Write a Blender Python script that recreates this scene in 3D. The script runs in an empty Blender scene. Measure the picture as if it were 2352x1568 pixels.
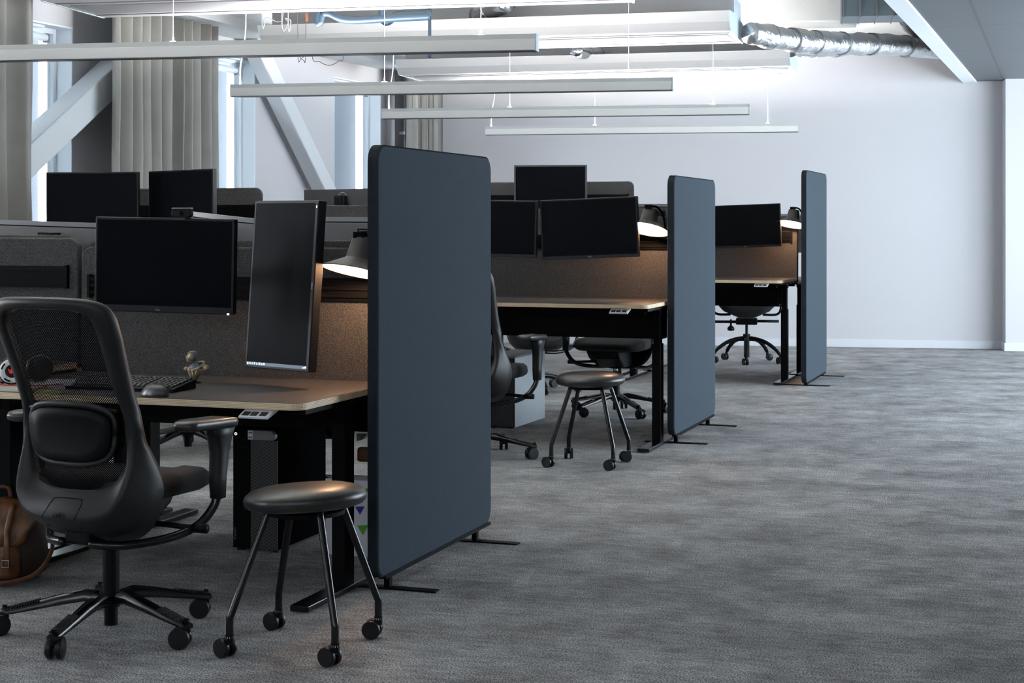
import bpy, bmesh, math, random
from mathutils import Vector, Matrix
random.seed(7)
C = bpy.context.scene.collection
SC = bpy.context.scene
PI = math.pi
# ------------------------------------------------------------------ camera, world, exposure
F = 3700.0                      # focal length in pixels of the 2352 px wide frame
HZ = 516.0                      # row of the horizon
CAMZ = 1.30
YAW = math.radians(18.93)
cy_, sy_ = math.cos(YAW), math.sin(YAW)
cam = bpy.data.cameras.new('camera'); camo = bpy.data.objects.new('camera', cam); C.objects.link(camo)
camo.location = (0, 0, CAMZ); camo.rotation_euler = (PI/2, 0, YAW)
cam.sensor_width = 36.0; cam.lens = 36.0*F/2352.0
cam.shift_y = -(784.0-HZ)/2352.0
cam.clip_start = 0.05; cam.clip_end = 200
SC.camera = camo
w = bpy.data.worlds.new('world'); SC.world = w; w.use_nodes = True
bg = w.node_tree.nodes['Background']; bg.inputs[0].default_value = (0.86, 0.92, 1.0, 1); bg.inputs[1].default_value = 16.0
SC.view_settings.view_transform = 'Standard'; SC.view_settings.look = 'None'
SC.view_settings.exposure = 0.40; SC.view_settings.gamma = 1.0
SC.view_settings.use_curve_mapping = False
SC.cycles.use_denoising = True
SC.cycles.max_bounces = 9; SC.cycles.diffuse_bounces = 6; SC.cycles.glossy_bounces = 4
SC.cycles.transparent_max_bounces = 12; SC.cycles.sample_clamp_indirect = 6.0
SC.cycles.caustics_reflective = False; SC.cycles.caustics_refractive = False
def LD(l, d, z=0.0):            # lateral / depth (camera heading) -> world
    return Vector((cy_*l - sy_*d, sy_*l + cy_*d, z))
def at(px, py, d):              # a sight line cut at depth d
    return LD((px-1176.0)/F*d, d, CAMZ + (HZ-py)/F*d)
# daylight guides standing in the window openings on the right side of the room (pure sky sampling, no light of their own)
def portal(name, loc, rot, sx, sy):
    l = bpy.data.lights.new(name, 'AREA'); l.shape = 'RECTANGLE'; l.size = sx; l.size_y = sy
    l.cycles.is_portal = True
    o = bpy.data.objects.new(name, l); C.objects.link(o); o.location = loc; o.rotation_euler = rot
RWX = 3.4
for y0 in (9.0, 11.8, 14.6, 17.3):
    portal('window_portal', (RWX+0.02, y0+1.3, 1.5), (0, PI/2, 0), 2.6, 2.6)
for x0 in (-7.2, -3.4, .4):
    portal('window_portal', (x0+1.2, -4.01, 2.6), (PI/2, 0, 0), 2.4, 0.6)  # guides for the added windows behind the camera
# ------------------------------------------------------------------ materials
def mat(name, col, rough=0.6, metal=0.0, spec=0.5, emit=None, es=0.0, coat=0.0):
    m = bpy.data.materials.new(name); m.use_nodes = True
    b = m.node_tree.nodes['Principled BSDF']
    b.inputs['Base Color'].default_value = (*col, 1); b.inputs['Roughness'].default_value = rough
    b.inputs['Metallic'].default_value = metal; b.inputs['Specular IOR Level'].default_value = spec
    if coat: b.inputs['Coat Weight'].default_value = coat
    if emit: b.inputs['Emission Color'].default_value = (*emit, 1); b.inputs['Emission Strength'].default_value = es
    return m
def nd(m, t, **k):
    n = m.node_tree.nodes.new(t)
    for a, v in k.items(): setattr(n, a, v)
    return n
def lk(m, a, b): m.node_tree.links.new(a, b)
def noisy(name, c1, c2, scale, rough=0.8, detail=4, bump=0.0, bscale=None, stretch=(1,1,1), lo=0.35, hi=0.65, metal=0.0, spec=0.3, coord='Object'):
    m = mat(name, c1, rough, metal, spec); b = m.node_tree.nodes['Principled BSDF']
    tc = nd(m, 'ShaderNodeTexCoord'); mp = nd(m, 'ShaderNodeMapping'); mp.inputs['Scale'].default_value = stretch
    n = nd(m, 'ShaderNodeTexNoise'); n.inputs['Scale'].default_value = scale; n.inputs['Detail'].default_value = detail
    r = nd(m, 'ShaderNodeValToRGB'); r.color_ramp.elements[0].position = lo; r.color_ramp.elements[1].position = hi
    r.color_ramp.elements[0].color = (*c1, 1); r.color_ramp.elements[1].color = (*c2, 1)
    lk(m, tc.outputs[coord], mp.inputs[0]); lk(m, mp.outputs[0], n.inputs['Vector']); lk(m, n.outputs[0], r.inputs[0]); lk(m, r.outputs[0], b.inputs['Base Color'])
    if bump:
        bn = nd(m, 'ShaderNodeBump'); bn.inputs['Strength'].default_value = bump; bn.inputs['Distance'].default_value = 0.004
        n2 = nd(m, 'ShaderNodeTexNoise'); n2.inputs['Scale'].default_value = bscale or scale; n2.inputs['Detail'].default_value = 3
        lk(m, tc.outputs[coord], n2.inputs['Vector']); lk(m, n2.outputs[0], bn.inputs['Height']); lk(m, bn.outputs[0], b.inputs['Normal'])
    return m
M = {}
M['wall'] = mat('white_wall_paint', (0.58, 0.565, 0.58), 0.9, spec=0.2)
M['wall_dim'] = mat('plaster', (0.60, 0.60, 0.60), 0.9, spec=0.2)
M['white_steel'] = mat('white_steel', (0.66, 0.68, 0.70), 0.5)
M['reveal'] = mat('window_frame_white', (0.80, 0.84, 0.88), 0.55)
M['slab'] = mat('ceiling_slab', (0.72, 0.72, 0.70), 0.9, spec=0.1)
M['concrete'] = noisy('painted_concrete', (0.46, 0.47, 0.47), (0.52, 0.53, 0.52), 3.0, 0.9)
M['felt'] = noisy('charcoal_felt', (0.022, 0.022, 0.024), (0.085, 0.083, 0.083), 300, 1.0, 3, 0.5, 260, lo=0.36, hi=0.68, spec=0.1)
M['panel'] = noisy('blue_grey_fabric', (0.037, 0.050, 0.064), (0.050, 0.067, 0.084), 260, 0.95, 3, 0.3, 420, lo=0.3, hi=0.7, spec=0.15)
M['panel_edge'] = noisy('shaded_fabric_edge', (0.010, 0.013, 0.016), (0.016, 0.020, 0.025), 260, 0.95, 3, spec=0.1)  # darker than the panel: shade on the camera-facing edge is in the colour
M['lino'] = noisy('dark_linoleum', (0.040, 0.037, 0.038), (0.048, 0.044, 0.045), 40, 0.42, 3, spec=0.4)
M['black'] = mat('black_powder_coat', (0.0025, 0.0025, 0.003), 0.55, spec=0.06)
M['black_gloss'] = mat('black_gloss_steel', (0.003, 0.003, 0.004), 0.22, spec=0.4)
M['black_plastic'] = mat('black_plastic', (0.003, 0.003, 0.0034), 0.5, spec=0.12)
M['grey_plastic'] = mat('charcoal_plastic', (0.0055, 0.0055, 0.006), 0.48, spec=0.38)
M['rubber'] = mat('caster_rubber', (0.005, 0.005, 0.006), 0.4, spec=0.3)
M['leather'] = noisy('black_leather', (0.012, 0.0115, 0.0115), (0.016, 0.0155, 0.0155), 60, 0.36, 3, 0.08, 300, spec=0.5)
M['seatfab'] = noisy('black_seat_fabric', (0.005, 0.005, 0.006), (0.011, 0.011, 0.012), 300, 0.95, 3, 0.3)
M['screen'] = mat('dark_glossy_screen', (0.0022, 0.0025, 0.0035), 0.35, spec=0.03)
M['bezel'] = mat('monitor_bezel', (0.008, 0.008, 0.011), 0.40, spec=0.2)
M['monback'] = mat('dark_grey_monitor_back', (0.028, 0.028, 0.032), 0.5)
M['monback_light'] = mat('grey_monitor_back', (0.115, 0.112, 0.116), 0.5)
M['silver'] = mat('silver_plastic', (0.20, 0.20, 0.205), 0.4, metal=0.2)
M['alu'] = mat('anodised_aluminium', (0.92, 0.90, 0.86), 0.5)
M['alu_shaded'] = mat('aluminium_shaded_band', (0.62, 0.62, 0.60), 0.5)  # darker than the housing: shade of the recessed band put into the colour
M['darkgap'] = mat('dark_diffuser', (0.06, 0.06, 0.065), 0.4)
M['endcap'] = mat('pale_blue_endcap', (0.50, 0.58, 0.64), 0.5)
M['unit'] = mat('white_unit_enamel', (0.50, 0.50, 0.51), 0.6)
M['grille'] = mat('perforated_grille', (0.29, 0.29, 0.315), 0.6)
M['chrome'] = mat('chrome', (0.7, 0.7, 0.72), 0.18, metal=1.0)
M['white_plastic'] = mat('white_plastic', (0.75, 0.75, 0.78), 0.4)
M['pipe_blue'] = mat('blue_pipe', (0.004, 0.018, 0.036), 0.5)
M['wire'] = mat('white_cable', (0.45, 0.45, 0.46), 0.6)
M['darkwire'] = mat('grey_cable', (0.16, 0.16, 0.18), 0.6)
M['baseb'] = mat('skirting_white', (0.66, 0.66, 0.69), 0.5)
M['brown'] = noisy('brown_leather', (0.040, 0.014, 0.005), (0.150, 0.055, 0.016), 22, 0.42, 5, 0.25, 60, lo=0.3, hi=0.7, spec=0.4)
M['brown_dark'] = mat('dark_brown_leather', (0.022, 0.009, 0.004), 0.5)
M['gold'] = noisy('antique_gold_paint', (0.30, 0.22, 0.12), (0.62, 0.52, 0.36), 60, 0.4, 4, metal=0.35)
M['steelblue'] = mat('gunmetal_paint', (0.20, 0.21, 0.26), 0.35, metal=0.5)
M['red'] = mat('red_plastic', (0.55, 0.02, 0.02), 0.4, emit=(1, 0.03, 0.02), es=0.25)
M['redcable'] = mat('red_cable', (0.38, 0.03, 0.03), 0.5)
M['cream'] = mat('cream_paper', (0.62, 0.58, 0.46), 0.8)
M['led'] = mat('white_led', (1, 1, 1), 0.4, emit=(0.9, 0.95, 1), es=1.4)
M['icon'] = mat('screen_icon', (0.4, 0.6, 0.8), 0.4, emit=(0.55, 0.75, 1), es=0.9)
M['taskbar'] = mat('screen_taskbar', (0.02, 0.03, 0.04), 0.3, emit=(0.10, 0.14, 0.20), es=0.6)
M['green'] = mat('green_print', (0.10, 0.40, 0.03), 0.6); M['bluep'] = mat('blue_print', (0.02, 0.02, 0.35), 0.6)
M['orange'] = mat('orange_plastic', (0.10, 0.026, 0.006), 0.5)
M['lampmat'] = mat('lamp_grey_enamel', (0.030, 0.028, 0.027), 0.5, spec=0.3)
M['lamp_inner'] = mat('lamp_white_inside', (0.85, 0.82, 0.78), 0.7)
M['bulb'] = mat('warm_bulb', (1, 0.8, 0.6), 0.5, emit=(1.0, 0.56, 0.30), es=330.0)
M['uplight'] = mat('uplight_diffuser', (1, 1, 1), 0.5, emit=(1.0, 0.985, 0.96), es=260.0)
M['teal'] = mat('galvanised_duct', (0.16, 0.21, 0.24), 0.35, metal=0.6)
M['case'] = mat('matt_black_steel_case', (0.003, 0.003, 0.0035), 0.8, spec=0.0)
M['ply'] = mat('plywood_edge', (0.55, 0.40, 0.26), 0.6)
def ply_nodes(m):
    b = m.node_tree.nodes['Principled BSDF']; tc = nd(m, 'ShaderNodeTexCoord')
    wv = nd(m, 'ShaderNodeTexWave', bands_direction='Z'); wv.inputs['Scale'].default_value = 62; wv.inputs['Distortion'].default_value = 0.6; wv.inputs['Detail'].default_value = 2
    n = nd(m, 'ShaderNodeTexNoise'); n.inputs['Scale'].default_value = 14
    mx = nd(m, 'ShaderNodeMath', operation='MULTIPLY'); r = nd(m, 'ShaderNodeValToRGB')
    r.color_ramp.elements[0].color = (0.50, 0.37, 0.24, 1); r.color_ramp.elements[1].color = (0.85, 0.66, 0.45, 1); r.color_ramp.elements[0].position = 0.05; r.color_ramp.elements[1].position = 0.45
    lk(m, tc.outputs['Object'], wv.inputs['Vector']); lk(m, tc.outputs['Object'], n.inputs['Vector'])
    lk(m, wv.outputs['Fac'], mx.inputs[0]); lk(m, n.outputs[0], mx.inputs[1]); lk(m, mx.outputs[0], r.inputs[0]); lk(m, r.outputs[0], b.inputs['Base Color'])
ply_nodes(M['ply'])
def glass():
    m = bpy.data.materials.new('window_glass'); m.use_nodes = True; t = m.node_tree; t.nodes.clear()
    o = nd(m, 'ShaderNodeOutputMaterial'); mx = nd(m, 'ShaderNodeMixShader'); a = nd(m, 'ShaderNodeBsdfTransparent'); g = nd(m, 'ShaderNodeBsdfGlossy')
    a.inputs[0].default_value = (0.93, 0.97, 0.98, 1); g.inputs['Roughness'].default_value = 0.02; mx.inputs[0].default_value = 0.06
    lk(m, a.outputs[0], mx.inputs[1]); lk(m, g.outputs[0], mx.inputs[2]); lk(m, mx.outputs[0], o.inputs[0]); return m
M['glass'] = glass()
def curtain_mat():
    m = noisy('grey_velvet', (0.25, 0.240, 0.225), (0.285, 0.272, 0.255), 4, 0.9, 3, stretch=(1, 1, 1), spec=0.15)
    b = m.node_tree.nodes['Principled BSDF']; b.inputs['Sheen Weight'].default_value = 0.35; b.inputs['Sheen Roughness'].default_value = 0.5
    return m
M['curtain'] = curtain_mat()
def mesh_mat():                 # woven net: square holes a few millimetres apart
    m = bpy.data.materials.new('chair_net'); m.use_nodes = True; t = m.node_tree; b = t.nodes['Principled BSDF']
    b.inputs['Base Color'].default_value = (0.004, 0.004, 0.005, 1); b.inputs['Roughness'].default_value = 0.8; b.inputs['Specular IOR Level'].default_value = 0.03
    out = t.nodes['Material Output']; tc = nd(m, 'ShaderNodeTexCoord'); sp = nd(m, 'ShaderNodeSeparateXYZ'); lk(m, tc.outputs['Object'], sp.inputs[0])
    def s(u, k):
        a = nd(m, 'ShaderNodeMath', operation='MULTIPLY'); a.inputs[1].default_value = k; lk(m, u, a.inputs[0])
        q = nd(m, 'ShaderNodeMath', operation='SINE'); lk(m, a.outputs[0], q.inputs[0]); return q.outputs[0]
    p = nd(m, 'ShaderNodeMath', operation='MULTIPLY'); lk(m, s(sp.outputs[0], 2*PI/0.0070), p.inputs[0]); lk(m, s(sp.outputs[2], 2*PI/0.0070), p.inputs[1])
    g = nd(m, 'ShaderNodeMath', operation='GREATER_THAN'); g.inputs[1].default_value = 0.38; lk(m, p.outputs[0], g.inputs[0])
    tr = nd(m, 'ShaderNodeBsdfTransparent'); mx = nd(m, 'ShaderNodeMixShader')
    lk(m, g.outputs[0], mx.inputs[0]); lk(m, b.outputs[0], mx.inputs[1]); lk(m, tr.outputs[0], mx.inputs[2]); lk(m, mx.outputs[0], out.inputs[0])
    return m
M['net'] = mesh_mat()
def grille_mat():
    m = mat('steel_grille', (0.02, 0.02, 0.022), 0.45); b = m.node_tree.nodes['Principled BSDF']
    tc = nd(m, 'ShaderNodeTexCoord'); sp = nd(m, 'ShaderNodeSeparateXYZ'); lk(m, tc.outputs['Object'], sp.inputs[0])
    outs = []
    for sg in (1, -1):
        a = nd(m, 'ShaderNodeMath', operation='MULTIPLY_ADD'); a.inputs[1].default_value = sg*0.6
        lk(m, sp.outputs[0], a.inputs[0]); lk(m, sp.outputs[2], a.inputs[2])
        k = nd(m, 'ShaderNodeMath', operation='MULTIPLY'); k.inputs[1].default_value = 2*PI/0.013; lk(m, a.outputs[0], k.inputs[0])
        q = nd(m, 'ShaderNodeMath', operation='SINE'); lk(m, k.outputs[0], q.inputs[0]); outs.append(q.outputs[0])
    mxm = nd(m, 'ShaderNodeMath', operation='MAXIMUM'); lk(m, outs[0], mxm.inputs[0]); lk(m, outs[1], mxm.inputs[1])
    r = nd(m, 'ShaderNodeValToRGB'); r.color_ramp.elements[0].position = 0.80; r.color_ramp.elements[1].position = 0.92
    r.color_ramp.elements[0].color = (0.004, 0.004, 0.005, 1); r.color_ramp.elements[1].color = (0.07, 0.07, 0.075, 1)
    lk(m, mxm.outputs[0], r.inputs[0]); lk(m, r.outputs[0], b.inputs['Base Color']); return m
M['pcgrille'] = grille_mat()
def carpet():
    m = mat('carpet_tiles', (0.1, 0.1, 0.1), 1.0, spec=0.05); b = m.node_tree.nodes['Principled BSDF']
    tc = nd(m, 'ShaderNodeTexCoord'); mp = nd(m, 'ShaderNodeMapping'); mp.inputs['Scale'].default_value = (1.0, 0.95, 1); mp.inputs['Rotation'].default_value = (0, 0, -0.15)
    lk(m, tc.outputs['Object'], mp.inputs[0])
    big = nd(m, 'ShaderNodeTexNoise'); big.inputs['Scale'].default_value = 3.0; big.inputs['Detail'].default_value = 8; big.inputs['Roughness'].default_value = 0.7
    lk(m, mp.outputs[0], big.inputs['Vector'])
    mp2 = nd(m, 'ShaderNodeMapping'); mp2.inputs['Rotation'].default_value = (0, 0, -0.15); lk(m, tc.outputs['Object'], mp2.inputs[0])
    br = nd(m, 'ShaderNodeTexBrick'); br.inputs['Scale'].default_value = 1.0; br.inputs['Mortar Size'].default_value = 0.0
    br.inputs['Brick Width'].default_value = 1.0; br.inputs['Row Height'].default_value = 0.25; br.inputs['Color1'].default_value = (0.86, 0.86, 0.86, 1); br.inputs['Color2'].default_value = (1.12, 1.12, 1.12, 1)
    lk(m, mp2.outputs[0], br.inputs['Vector'])
    sm = nd(m, 'ShaderNodeTexNoise'); sm.inputs['Scale'].default_value = 190; sm.inputs['Detail'].default_value = 2; lk(m, tc.outputs['Object'], sm.inputs['Vector'])
    r = nd(m, 'ShaderNodeValToRGB'); r.color_ramp.elements[0].position = 0.36; r.color_ramp.elements[1].position = 0.64
    r.color_ramp.elements[0].color = (0.19, 0.187, 0.188, 1); r.color_ramp.elements[1].color = (0.375, 0.372, 0.374, 1)
    r2 = nd(m, 'ShaderNodeValToRGB'); r2.color_ramp.elements[0].position = 0.34; r2.color_ramp.elements[1].position = 0.66
    r2.color_ramp.elements[0].color = (0.18, 0.18, 0.18, 1); r2.color_ramp.elements[1].color = (1.9, 1.9, 1.9, 1)
    m1 = nd(m, 'ShaderNodeMixRGB', blend_type='MULTIPLY'); m2 = nd(m, 'ShaderNodeMixRGB', blend_type='MULTIPLY'); m1.inputs[0].default_value = 1; m2.inputs[0].default_value = 1
    lk(m, big.outputs[0], r.inputs[0]); lk(m, sm.outputs[0], r2.inputs[0]); lk(m, r.outputs[0], m1.inputs[1]); lk(m, r2.outputs[0], m1.inputs[2])
    st = nd(m, 'ShaderNodeTexNoise'); st.inputs['Scale'].default_value = 16; st.inputs['Detail'].default_value = 5; st.inputs['Roughness'].default_value = 0.7
    mp3 = nd(m, 'ShaderNodeMapping'); mp3.inputs['Scale'].default_value = (0.55, 2.2, 1); mp3.inputs['Rotation'].default_value = (0, 0, -0.15); lk(m, tc.outputs['Object'], mp3.inputs[0]); lk(m, mp3.outputs[0], st.inputs['Vector'])
    r3 = nd(m, 'ShaderNodeValToRGB'); r3.color_ramp.elements[0].position = 0.3; r3.color_ramp.elements[1].position = 0.7; r3.color_ramp.elements[0].color = (.68, .68, .68, 1); r3.color_ramp.elements[1].color = (1.32, 1.32, 1.32, 1)
    m3 = nd(m, 'ShaderNodeMixRGB', blend_type='MULTIPLY'); m3.inputs[0].default_value = 1; lk(m, st.outputs[0], r3.inputs[0]); lk(m, m1.outputs[0], m3.inputs[1]); lk(m, r3.outputs[0], m3.inputs[2])
    lk(m, m3.outputs[0], m2.inputs[1]); lk(m, br.outputs[0], m2.inputs[2]); lk(m, m2.outputs[0], b.inputs['Base Color'])
    bn = nd(m, 'ShaderNodeBump'); bn.inputs['Strength'].default_value = 0.6; bn.inputs['Distance'].default_value = 0.006; lk(m, sm.outputs[0], bn.inputs['Height']); lk(m, bn.outputs[0], b.inputs['Normal'])
    return m
M['carpet'] = carpet()
def foil():
    m = mat('aluminium_foil', (0.72, 0.74, 0.76), 0.33, metal=1.0); b = m.node_tree.nodes['Principled BSDF']
    tc = nd(m, 'ShaderNodeTexCoord'); n = nd(m, 'ShaderNodeTexNoise'); n.inputs['Scale'].default_value = 14; n.inputs['Detail'].default_value = 6
    bn = nd(m, 'ShaderNodeBump'); bn.inputs['Strength'].default_value = 0.7; bn.inputs['Distance'].default_value = 0.03
    lk(m, tc.outputs['Object'], n.inputs['Vector']); lk(m, n.outputs[0], bn.inputs['Height']); lk(m, bn.outputs[0], b.inputs['Normal']); return m
M['foil'] = foil()
def tiles(name, c, line, sx, sy, rot):
    m = mat(name, c, 0.55, spec=0.4); b = m.node_tree.nodes['Principled BSDF']
    tc = nd(m, 'ShaderNodeTexCoord'); mp = nd(m, 'ShaderNodeMapping'); mp.inputs['Rotation'].default_value = (0, 0, rot)
    br = nd(m, 'ShaderNodeTexBrick'); br.offset = 0.0; br.inputs['Scale'].default_value = 1; br.inputs['Mortar Size'].default_value = 0.012
    br.inputs['Brick Width'].default_value = sx; br.inputs['Row Height'].default_value = sy
    br.inputs['Color1'].default_value = (*c, 1); br.inputs['Color2'].default_value = (*[v*1.06 for v in c], 1); br.inputs['Mortar'].default_value = (*line, 1)
    lk(m, tc.outputs['Object'], mp.inputs[0]); lk(m, mp.outputs[0], br.inputs['Vector']); lk(m, br.outputs[0], b.inputs['Base Color']); return m
M['tiles'] = tiles('grey_metal_ceiling_tiles', (0.115, 0.125, 0.14), (0.085, 0.092, 0.105), 0.6, 1.8, 0.0)
# ------------------------------------------------------------------ mesh helpers
def nb(): return bmesh.new()
def box(bm, x0, x1, y0, y1, z0, z1, mtx=None):
    v = [bm.verts.new((x, y, z)) for z in (z0, z1) for y in (y0, y1) for x in (x0, x1)]
    for f in ((0,2,3,1), (4,5,7,6), (0,1,5,4), (2,6,7,3), (0,4,6,2), (1,3,7,5)): bm.faces.new([v[i] for i in f])
    if mtx is not None: bmesh.ops.transform(bm, matrix=mtx, verts=v)
    return v
def catmull(pts, k=6, closed=False):
    pts = [Vector(p) for p in pts]; n = len(pts); out = []
    rng = n if closed else n-1
    for i in range(rng):
        g = (lambda j: pts[j % n]) if closed else (lambda j: pts[max(0, min(n-1, j))])
        p0, p1, p2, p3 = g(i-1), g(i), g(i+1), g(i+2)
        for s in range(k):
            t = s/k
            out.append(0.5*((2*p1) + (p2-p0)*t + (2*p0-5*p1+4*p2-p3)*t*t + (3*p1-p0-3*p2+p3)*t**3))
    if not closed: out.append(pts[-1])
    return out
def tube(bm, pts, r, n=10, sx=1.0, sy=1.0, smooth=0, up=None):
    if smooth: pts = catmull(pts, smooth)
    pts = [Vector(p) for p in pts]; rings = []
    t0 = (pts[1]-pts[0]).normalized()
    nrm = Vector(up) if up else (Vector((0,0,1)) if abs(t0.z) < 0.9 else Vector((0,1,0)))
    for i, p in enumerate(pts):
        t = (pts[min(i+1, len(pts)-1)] - pts[max(i-1, 0)]).normalized()
        nrm = (nrm - t*nrm.dot(t)).normalized(); bn = t.cross(nrm)
        rr = r[i*(len(r)-1)//max(1, len(pts)-1)] if isinstance(r, (list, tuple)) else r
        rings.append([bm.verts.new(p + (nrm*math.cos(a)*sy + bn*math.sin(a)*sx)*rr) for a in (2*PI*k/n for k in range(n))])
    for a, b in zip(rings, rings[1:]):
        for k in range(n): bm.faces.new((a[k], a[(k+1) % n], b[(k+1) % n], b[k]))
    bm.faces.new(rings[0][::-1]); bm.faces.new(rings[-1])
    return rings
def bar(bm, p, q, wdt, hgt, up=(0,0,1)):
    p, q = Vector(p), Vector(q); t = (q-p); L = t.length; t.normalize()
    u = Vector(up); u = (u - t*u.dot(t)).normalized(); s = t.cross(u)
    v = []
    for e in (p, q):
        for a, b in ((-1,-1), (1,-1), (1,1), (-1,1)): v.append(bm.verts.new(e + s*a*wdt/2 + u*b*hgt/2))
    for f in ((3,2,1,0), (4,5,6,7), (0,1,5,4), (1,2,6,5), (2,3,7,6), (3,0,4,7)): bm.faces.new([v[i] for i in f])
def lathe(bm, prof, n=32, cx=0, cyy=0, mtx=None):
    rings = []; allv = []
    for r, z in prof:
        if r < 1e-5: ring = [bm.verts.new((cx, cyy, z))]
        else: ring = [bm.verts.new((cx + r*math.cos(2*PI*k/n), cyy + r*math.sin(2*PI*k/n), z)) for k in range(n)]
        rings.append(ring); allv += ring
    for a, b in zip(rings, rings[1:]):
        for k in range(n):
            k2 = (k+1) % n
            if len(a) == 1 and len(b) == 1: break
            if len(a) == 1: bm.faces.new((a[0], b[k], b[k2]))
            elif len(b) == 1: bm.faces.new((a[k2], a[k], b[0]))
            else: bm.faces.new((a[k], a[k2], b[k2], b[k]))
    if mtx is not None: bmesh.ops.transform(bm, matrix=mtx, verts=allv)
    return allv
def prism(bm, poly, d0, d1, axis='y', mtx=None):      # polygon in the plane across `axis`, extruded d0..d1
    def mk(a, b, d): return {'y': (a, d, b), 'x': (d, a, b), 'z': (a, b, d)}[axis]
    A = [bm.verts.new(mk(a, b, d0)) for a, b in poly]; B = [bm.verts.new(mk(a, b, d1)) for a, b in poly]
    n = len(poly)
    for k in range(n): bm.faces.new((A[k], A[(k+1) % n], B[(k+1) % n], B[k]))
    bm.faces.new(A[::-1]); bm.faces.new(B)
    if mtx is not None: bmesh.ops.transform(bm, matrix=mtx, verts=A+B)
    return A+B
def rrect(x0, x1, z0, z1, r, k=6, corners=(1,1,1,1)): # bl, br, tr, tl
    out = []
    for (cx, cz, a0), on in zip(((x0+r, z0+r, PI), (x1-r, z0+r, 1.5*PI), (x1-r, z1-r, 0), (x0+r, z1-r, 0.5*PI)), corners):
        if on:
            for s in range(k+1):
                a = a0 + PI/2*s/k; out.append((cx + r*math.cos(a), cz + r*math.sin(a)))
        else:
            out.append((x0 if cx < (x0+x1)/2 else x1, z0 if cz < (z0+z1)/2 else z1))
    return out
def obj(name, bm, m, parent=None, smooth=False, bevel=0.0, seg=2, label=None, sub=0):
    bmesh.ops.recalc_face_normals(bm, faces=bm.faces[:])
    me = bpy.data.meshes.new(name); bm.to_mesh(me); bm.free()
    o = bpy.data.objects.new(name, me); C.objects.link(o)
    if m is not None: me.materials.append(M[m] if isinstance(m, str) else m)
    if smooth:
        me.polygons.foreach_set('use_smooth', [True]*len(me.polygons))
    if bevel:
        b = o.modifiers.new('bevel', 'BEVEL'); b.width = bevel; b.segments = seg; b.limit_method = 'ANGLE'; b.angle_limit = math.radians(35)
    if sub:
        s = o.modifiers.new('sub', 'SUBSURF'); s.levels = sub; s.render_levels = sub
    if parent: o.parent = parent
    if label: o['label'] = label
    return o
def auto_smooth(o, ang=40):
    me = o.data
    bm = bmesh.new(); bm.from_mesh(me)
    for e in bm.edges:
        if len(e.link_faces) == 2 and e.calc_face_angle(0) > math.radians(ang): e.smooth = False
    for f in bm.faces: f.smooth = True
    bm.to_mesh(me); bm.free(); return o
def thing(name, label, cat, loc=(0,0,0), rz=0, group=None):
    o = bpy.data.objects.new(name, None); C.objects.link(o); o.empty_display_size = 0.1
    o.location = loc; o.rotation_euler = (0, 0, rz); o['label'] = label; o['category'] = cat
    if group: o['group'] = group
    return o
def tag(o, label, cat, group=None):
    o['label'] = label; o['category'] = cat
    if group: o['group'] = group
    return o
def struct(name, bm, m, parent=None, **k):
    o = obj(name, bm, m, parent, **k)
    if not parent: o['kind'] = 'structure'
    return o
def dup(root, loc, rz, label, group=None):
    r = root.copy(); C.objects.link(r); r.location = loc; r.rotation_euler = (0, 0, rz); r['label'] = label
    if group: r['group'] = group
    def rec(a, b):
        for ch in list(a.children):
            c = ch.copy(); C.objects.link(c); c.parent = b; rec(ch, c)
    rec(root, r); return r
def text(name, s, size, m, parent, loc, rot, ext=0.0004):
    cu = bpy.data.curves.new(name, 'FONT'); cu.body = s; cu.size = size; cu.extrude = ext; cu.align_x = 'CENTER'; cu.align_y = 'CENTER'
    tmp = bpy.data.objects.new(name+'_outline', cu); C.objects.link(tmp); bpy.context.view_layer.update()
    me = bpy.data.meshes.new_from_object(tmp.evaluated_get(bpy.context.evaluated_depsgraph_get())); bpy.data.objects.remove(tmp); bpy.data.curves.remove(cu)
    me.materials.clear(); me.materials.append(M[m]); me.name = name
    o = bpy.data.objects.new(name, me); C.objects.link(o); o.parent = parent; o.location = loc; o.rotation_euler = rot
    return o
# ================================================================== the room
CEIL = 3.3
WANG = math.atan(0.38)                       # window wall runs 20.8 degrees right of the camera heading
wu = Vector((math.sin(WANG), math.cos(WANG))); wn = Vector((math.cos(WANG), -math.sin(WANG)))
def WL(s, n, z):                             # along the window wall, inward from it, up
    l = -7.9 + wu.x*s + wn.x*n; d = wu.y*s + wn.y*n
    return LD(l, d, z)
o_ = WL(0, 0, 0); ex = (WL(0, 1, 0)-o_); ey = (WL(1, 0, 0)-o_)
WM = Matrix(((ex.x, ey.x, 0, o_.x), (ex.y, ey.y, 0, o_.y), (0, 0, 1, 0), (0, 0, 0, 1)))   # x = n, y = s
def wbox(bm, n0, n1, s0, s1, z0, z1): return box(bm, n0, n1, s0, s1, z0, z1, WM)
bm = nb()
box(bm, -14, RWX+0.3, -4.3, 20.5, -0.12, 0); struct('floor', bm, 'carpet')
bm = nb(); box(bm, -14, RWX+0.3, -4.3, 20.5, CEIL, CEIL+0.2); struct('ceiling', bm, 'slab')
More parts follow.
